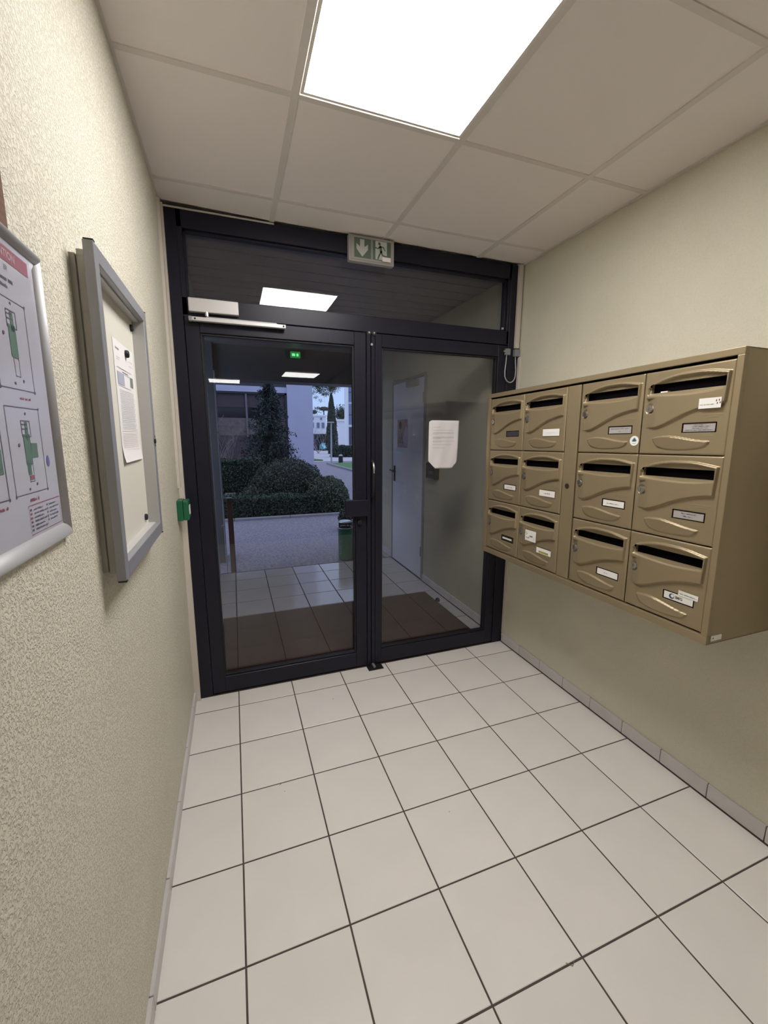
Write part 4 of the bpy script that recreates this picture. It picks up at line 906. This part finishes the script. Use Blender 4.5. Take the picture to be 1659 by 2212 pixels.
# cypress
cyt = thing('cypress', 'tall narrow dark green cypress behind the lamp post', 'cypress tree', (11.03, 46, carz(46)))
n = 15000; zz = RNG.random(n)**.8; a = RNG.random(n)*2*math.pi
rad = .74*np.clip(np.minimum((zz+.02)/.14, 1)**.6, 0, 1)*np.clip(1-zz, 0, 1)**.62*(1+.10*np.sin(a*5+zz*30)+RNG.normal(size=n)*.06)
base = carz(46); P_ = np.stack([11.03+np.cos(a)*rad, 46+np.sin(a)*rad, base+.1+zz*6.85], 1); N_ = np.stack([np.cos(a), np.sin(a), .4+0*a], 1)
leaves(P_, N_, .085, 'foliage', M_CYPR, cyt, asp=.35); build(MB().cyl((11.03, 46, base), (11.03, 46, base+6), .5, .05, n=14), 'trunk', M_CORE, cyt)
# umbrella pine branch entering at the top
pn_ = thing('umbrella_pine', 'overhanging pine crown with sparse hanging sprays against the sky', 'pine tree', (5.2, 30, GZ))
P_, N_ = [], []
for (x, z, rx, rz, k) in [(6.1, 5.45, .9, .42, 4200), (7.1, 5.60, .8, .60, 4600), (7.75, 5.6, .6, .50, 2600), (7.45, 5.0, .35, .30, 700), (6.5, 4.85, .45, .20, 420), (6.95, 4.6, .35, .16, 260), (6.2, 4.35, .22, .12, 70), (6.55, 4.1, .30, .14, 55), (6.0, 4.7, .2, .2, 90), (5.0, 5.9, 1.6, .6, 2500), (6.4, 6.6, 2.2, .7, 3500)]:
    p = RNG.normal(size=(k, 3))*np.array([rx, .5, rz])*.5+np.array([x, 30, z]); P_.append(p); N_.append(RNG.normal(size=(k, 3)))
leaves(np.concatenate(P_), np.concatenate(N_), .055, 'foliage', M_PINE, pn_, asp=.3)
build(MB().tube([(4.4, 30.2, GZ-.2), (4.5, 30.2, 3), (5.2, 30.1, 5.2), (6.4, 30, 5.9)], [.22, .2, .12, .05], 8).tube([(5.6, 30, 5.5), (6.6, 30, 5.0), (7.3, 30, 4.9)], [.05, .03, .012], 6).tube([(6.2, 30, 5.2), (6.5, 30, 4.7), (6.9, 30, 4.5)], [.03, .015, .006], 5), 'trunk', M_BARK, pn_)
twigs('bare_tree', 'leafless pinkish tree above the turquoise car', (9.95, 49, carz(49)), 4.3, .75, 7, mat('pink_twig', (.34, .28, .33), .9), r0=.028, depth=3, cat='tree')
hedge('car_park_shrubs', 'dark shrubs beside the turquoise car', 12.5, 19.8, 83, 86, carz(84)+3.2, leafmat('far_shrub_leaf', (.05, .075, .06)), 4500, .22, z0=carz(84), cat='shrubs')
# far buildings
def farb(name, label, x0, x1, y, z0, z1, m, wins, dep=10, mw=None):
    t = thing(name, label, 'building', ((x0+x1)/2, y, z0)); build(MB().box(x0, x1, y, y+dep, z0, z1), 'wall', m, t)
    for (a, b, c, d) in wins: build(MB().box(a, b, y-.12, y+.02, c, d), 'window', mw or M_DWIN, t)
    build(MB().box(x0-.2, x1+.2, y-.2, y+dep, z1, z1+.35), 'roof_edge', m, t); return t
M_FARW = mat('far_white_render', (.72, .74, .78), .8); M_FGL = mat('far_glass', (.16, .19, .30), .2)
mod = thing('glazed_building', 'white office block with tall gridded windows at the right of the path', 'building', (20, 50, -1))
build(MB().box(13.86, 14.08, 49.7, 50.3, -1.0, 12), 'corner_pier', M_FARW, mod); build(MB().box(14.0, 26, 50.3, 51.5, -1.0, 12), 'wall', M_FARW, mod)
for z0, z1 in ((.35, 2.55), (2.95, 5.5), (5.75, 8.1), (8.5, 10.8)):
    for x0 in [14.12+.62*k for k in range(8)]:
        build(MB().box(x0, x0+.54, 50.18, 50.30, z0, z1), 'window', mat('violet_glass', (.07, .06, .10), .15) if z0 < 1 else M_FGL, mod)
for z in (1.4, 4.1, 6.9, 9.6): build(MB().box(14.08, 19.3, 50.12, 50.2, z, z+.07), 'transom', mat('far_dark_bar', (.05, .05, .09), .5), mod)
build(MB().box(14.08, 26, 49.9, 50.3, 2.62, 2.85), 'ledge', M_FARW, mod)
farb('white_hall', 'low white building between cypress and glazed block', 17.6, 19.4, 70, -1.4, 4.0, M_FARW, [(18.0, 19.3, -.6, -.1)], dep=3)
farb('distant_house', 'distant pale building left of the cypress', 15.0, 20.2, 92, -2, 5.75, M_FARW, [(16.8, 17.4, 3.2, 4.4), (18.1, 18.7, 3.2, 4.4), (19.2, 19.8, 3.2, 4.4), (17.0, 17.4, 5.0, 5.5), (18.9, 19.3, 5.0, 5.5)], mw=M_FGL)
def farcrown(name, label, x, y, z, rx, rz, n_, m, sz):
    t = thing(name, label, 'tree', (x, y, carz(y))); p = RNG.normal(size=(n_, 3))*np.array([rx, rx, rz])*.45+np.array([x, y, z]); leaves(p, RNG.normal(size=(n_, 3)), sz, 'foliage', m, t)
    build(MB().cyl((x, y, carz(y)), (x, y, z), .25, .12, n=8), 'trunk', M_BARK, t)
farcrown('far_tree', 'dark round tree above the low white building', 20.3, 77, 5.5, 1.7, 1.5, 1500, M_CYPR, .22)
farcrown('umbrella_tree', 'small umbrella tree on the skyline by the lilac pillar', 19.3, 105, 7.4, 1.6, .5, 600, M_CYPR, .2)
farcrown('umbrella_tree', 'flat topped tree on the skyline left of the cypress', 22.9, 107, 8.4, 2.2, .45, 600, M_CYPR, .2)

# small dark scuffs left on the glazed floor
M_SCUFF = mat('scuff', (.16, .13, .12), .8)
for (x, y, pts) in ((.155, -.62, [(0, 0), (.012, .010), (.022, .006)]), (.17, -.66, [(0, 0), (.003, .002)]), (.50, -.12, [(0, 0), (.010, .006)]), (.78, -.98, [(0, 0), (.004, .001)]), (.86, -1.52, [(0, 0), (.012, -.012), (.026, -.004)])):
    q = Print((x, y, 0.0003), (1, 0, 0), (0, 1, 0), (0, 0, 1)); q.stroke(pts, .0022, 0, .0001); build(q.mb, 'scuff', M_SCUFF, fl)
for o in bpy.data.objects:
    if o.name.startswith('bare_shrub'): o['group'] = 'twigs built as window reflections'
    if o.name.startswith('umbrella_tree'): o['group'] = 'flat topped trees on the skyline'
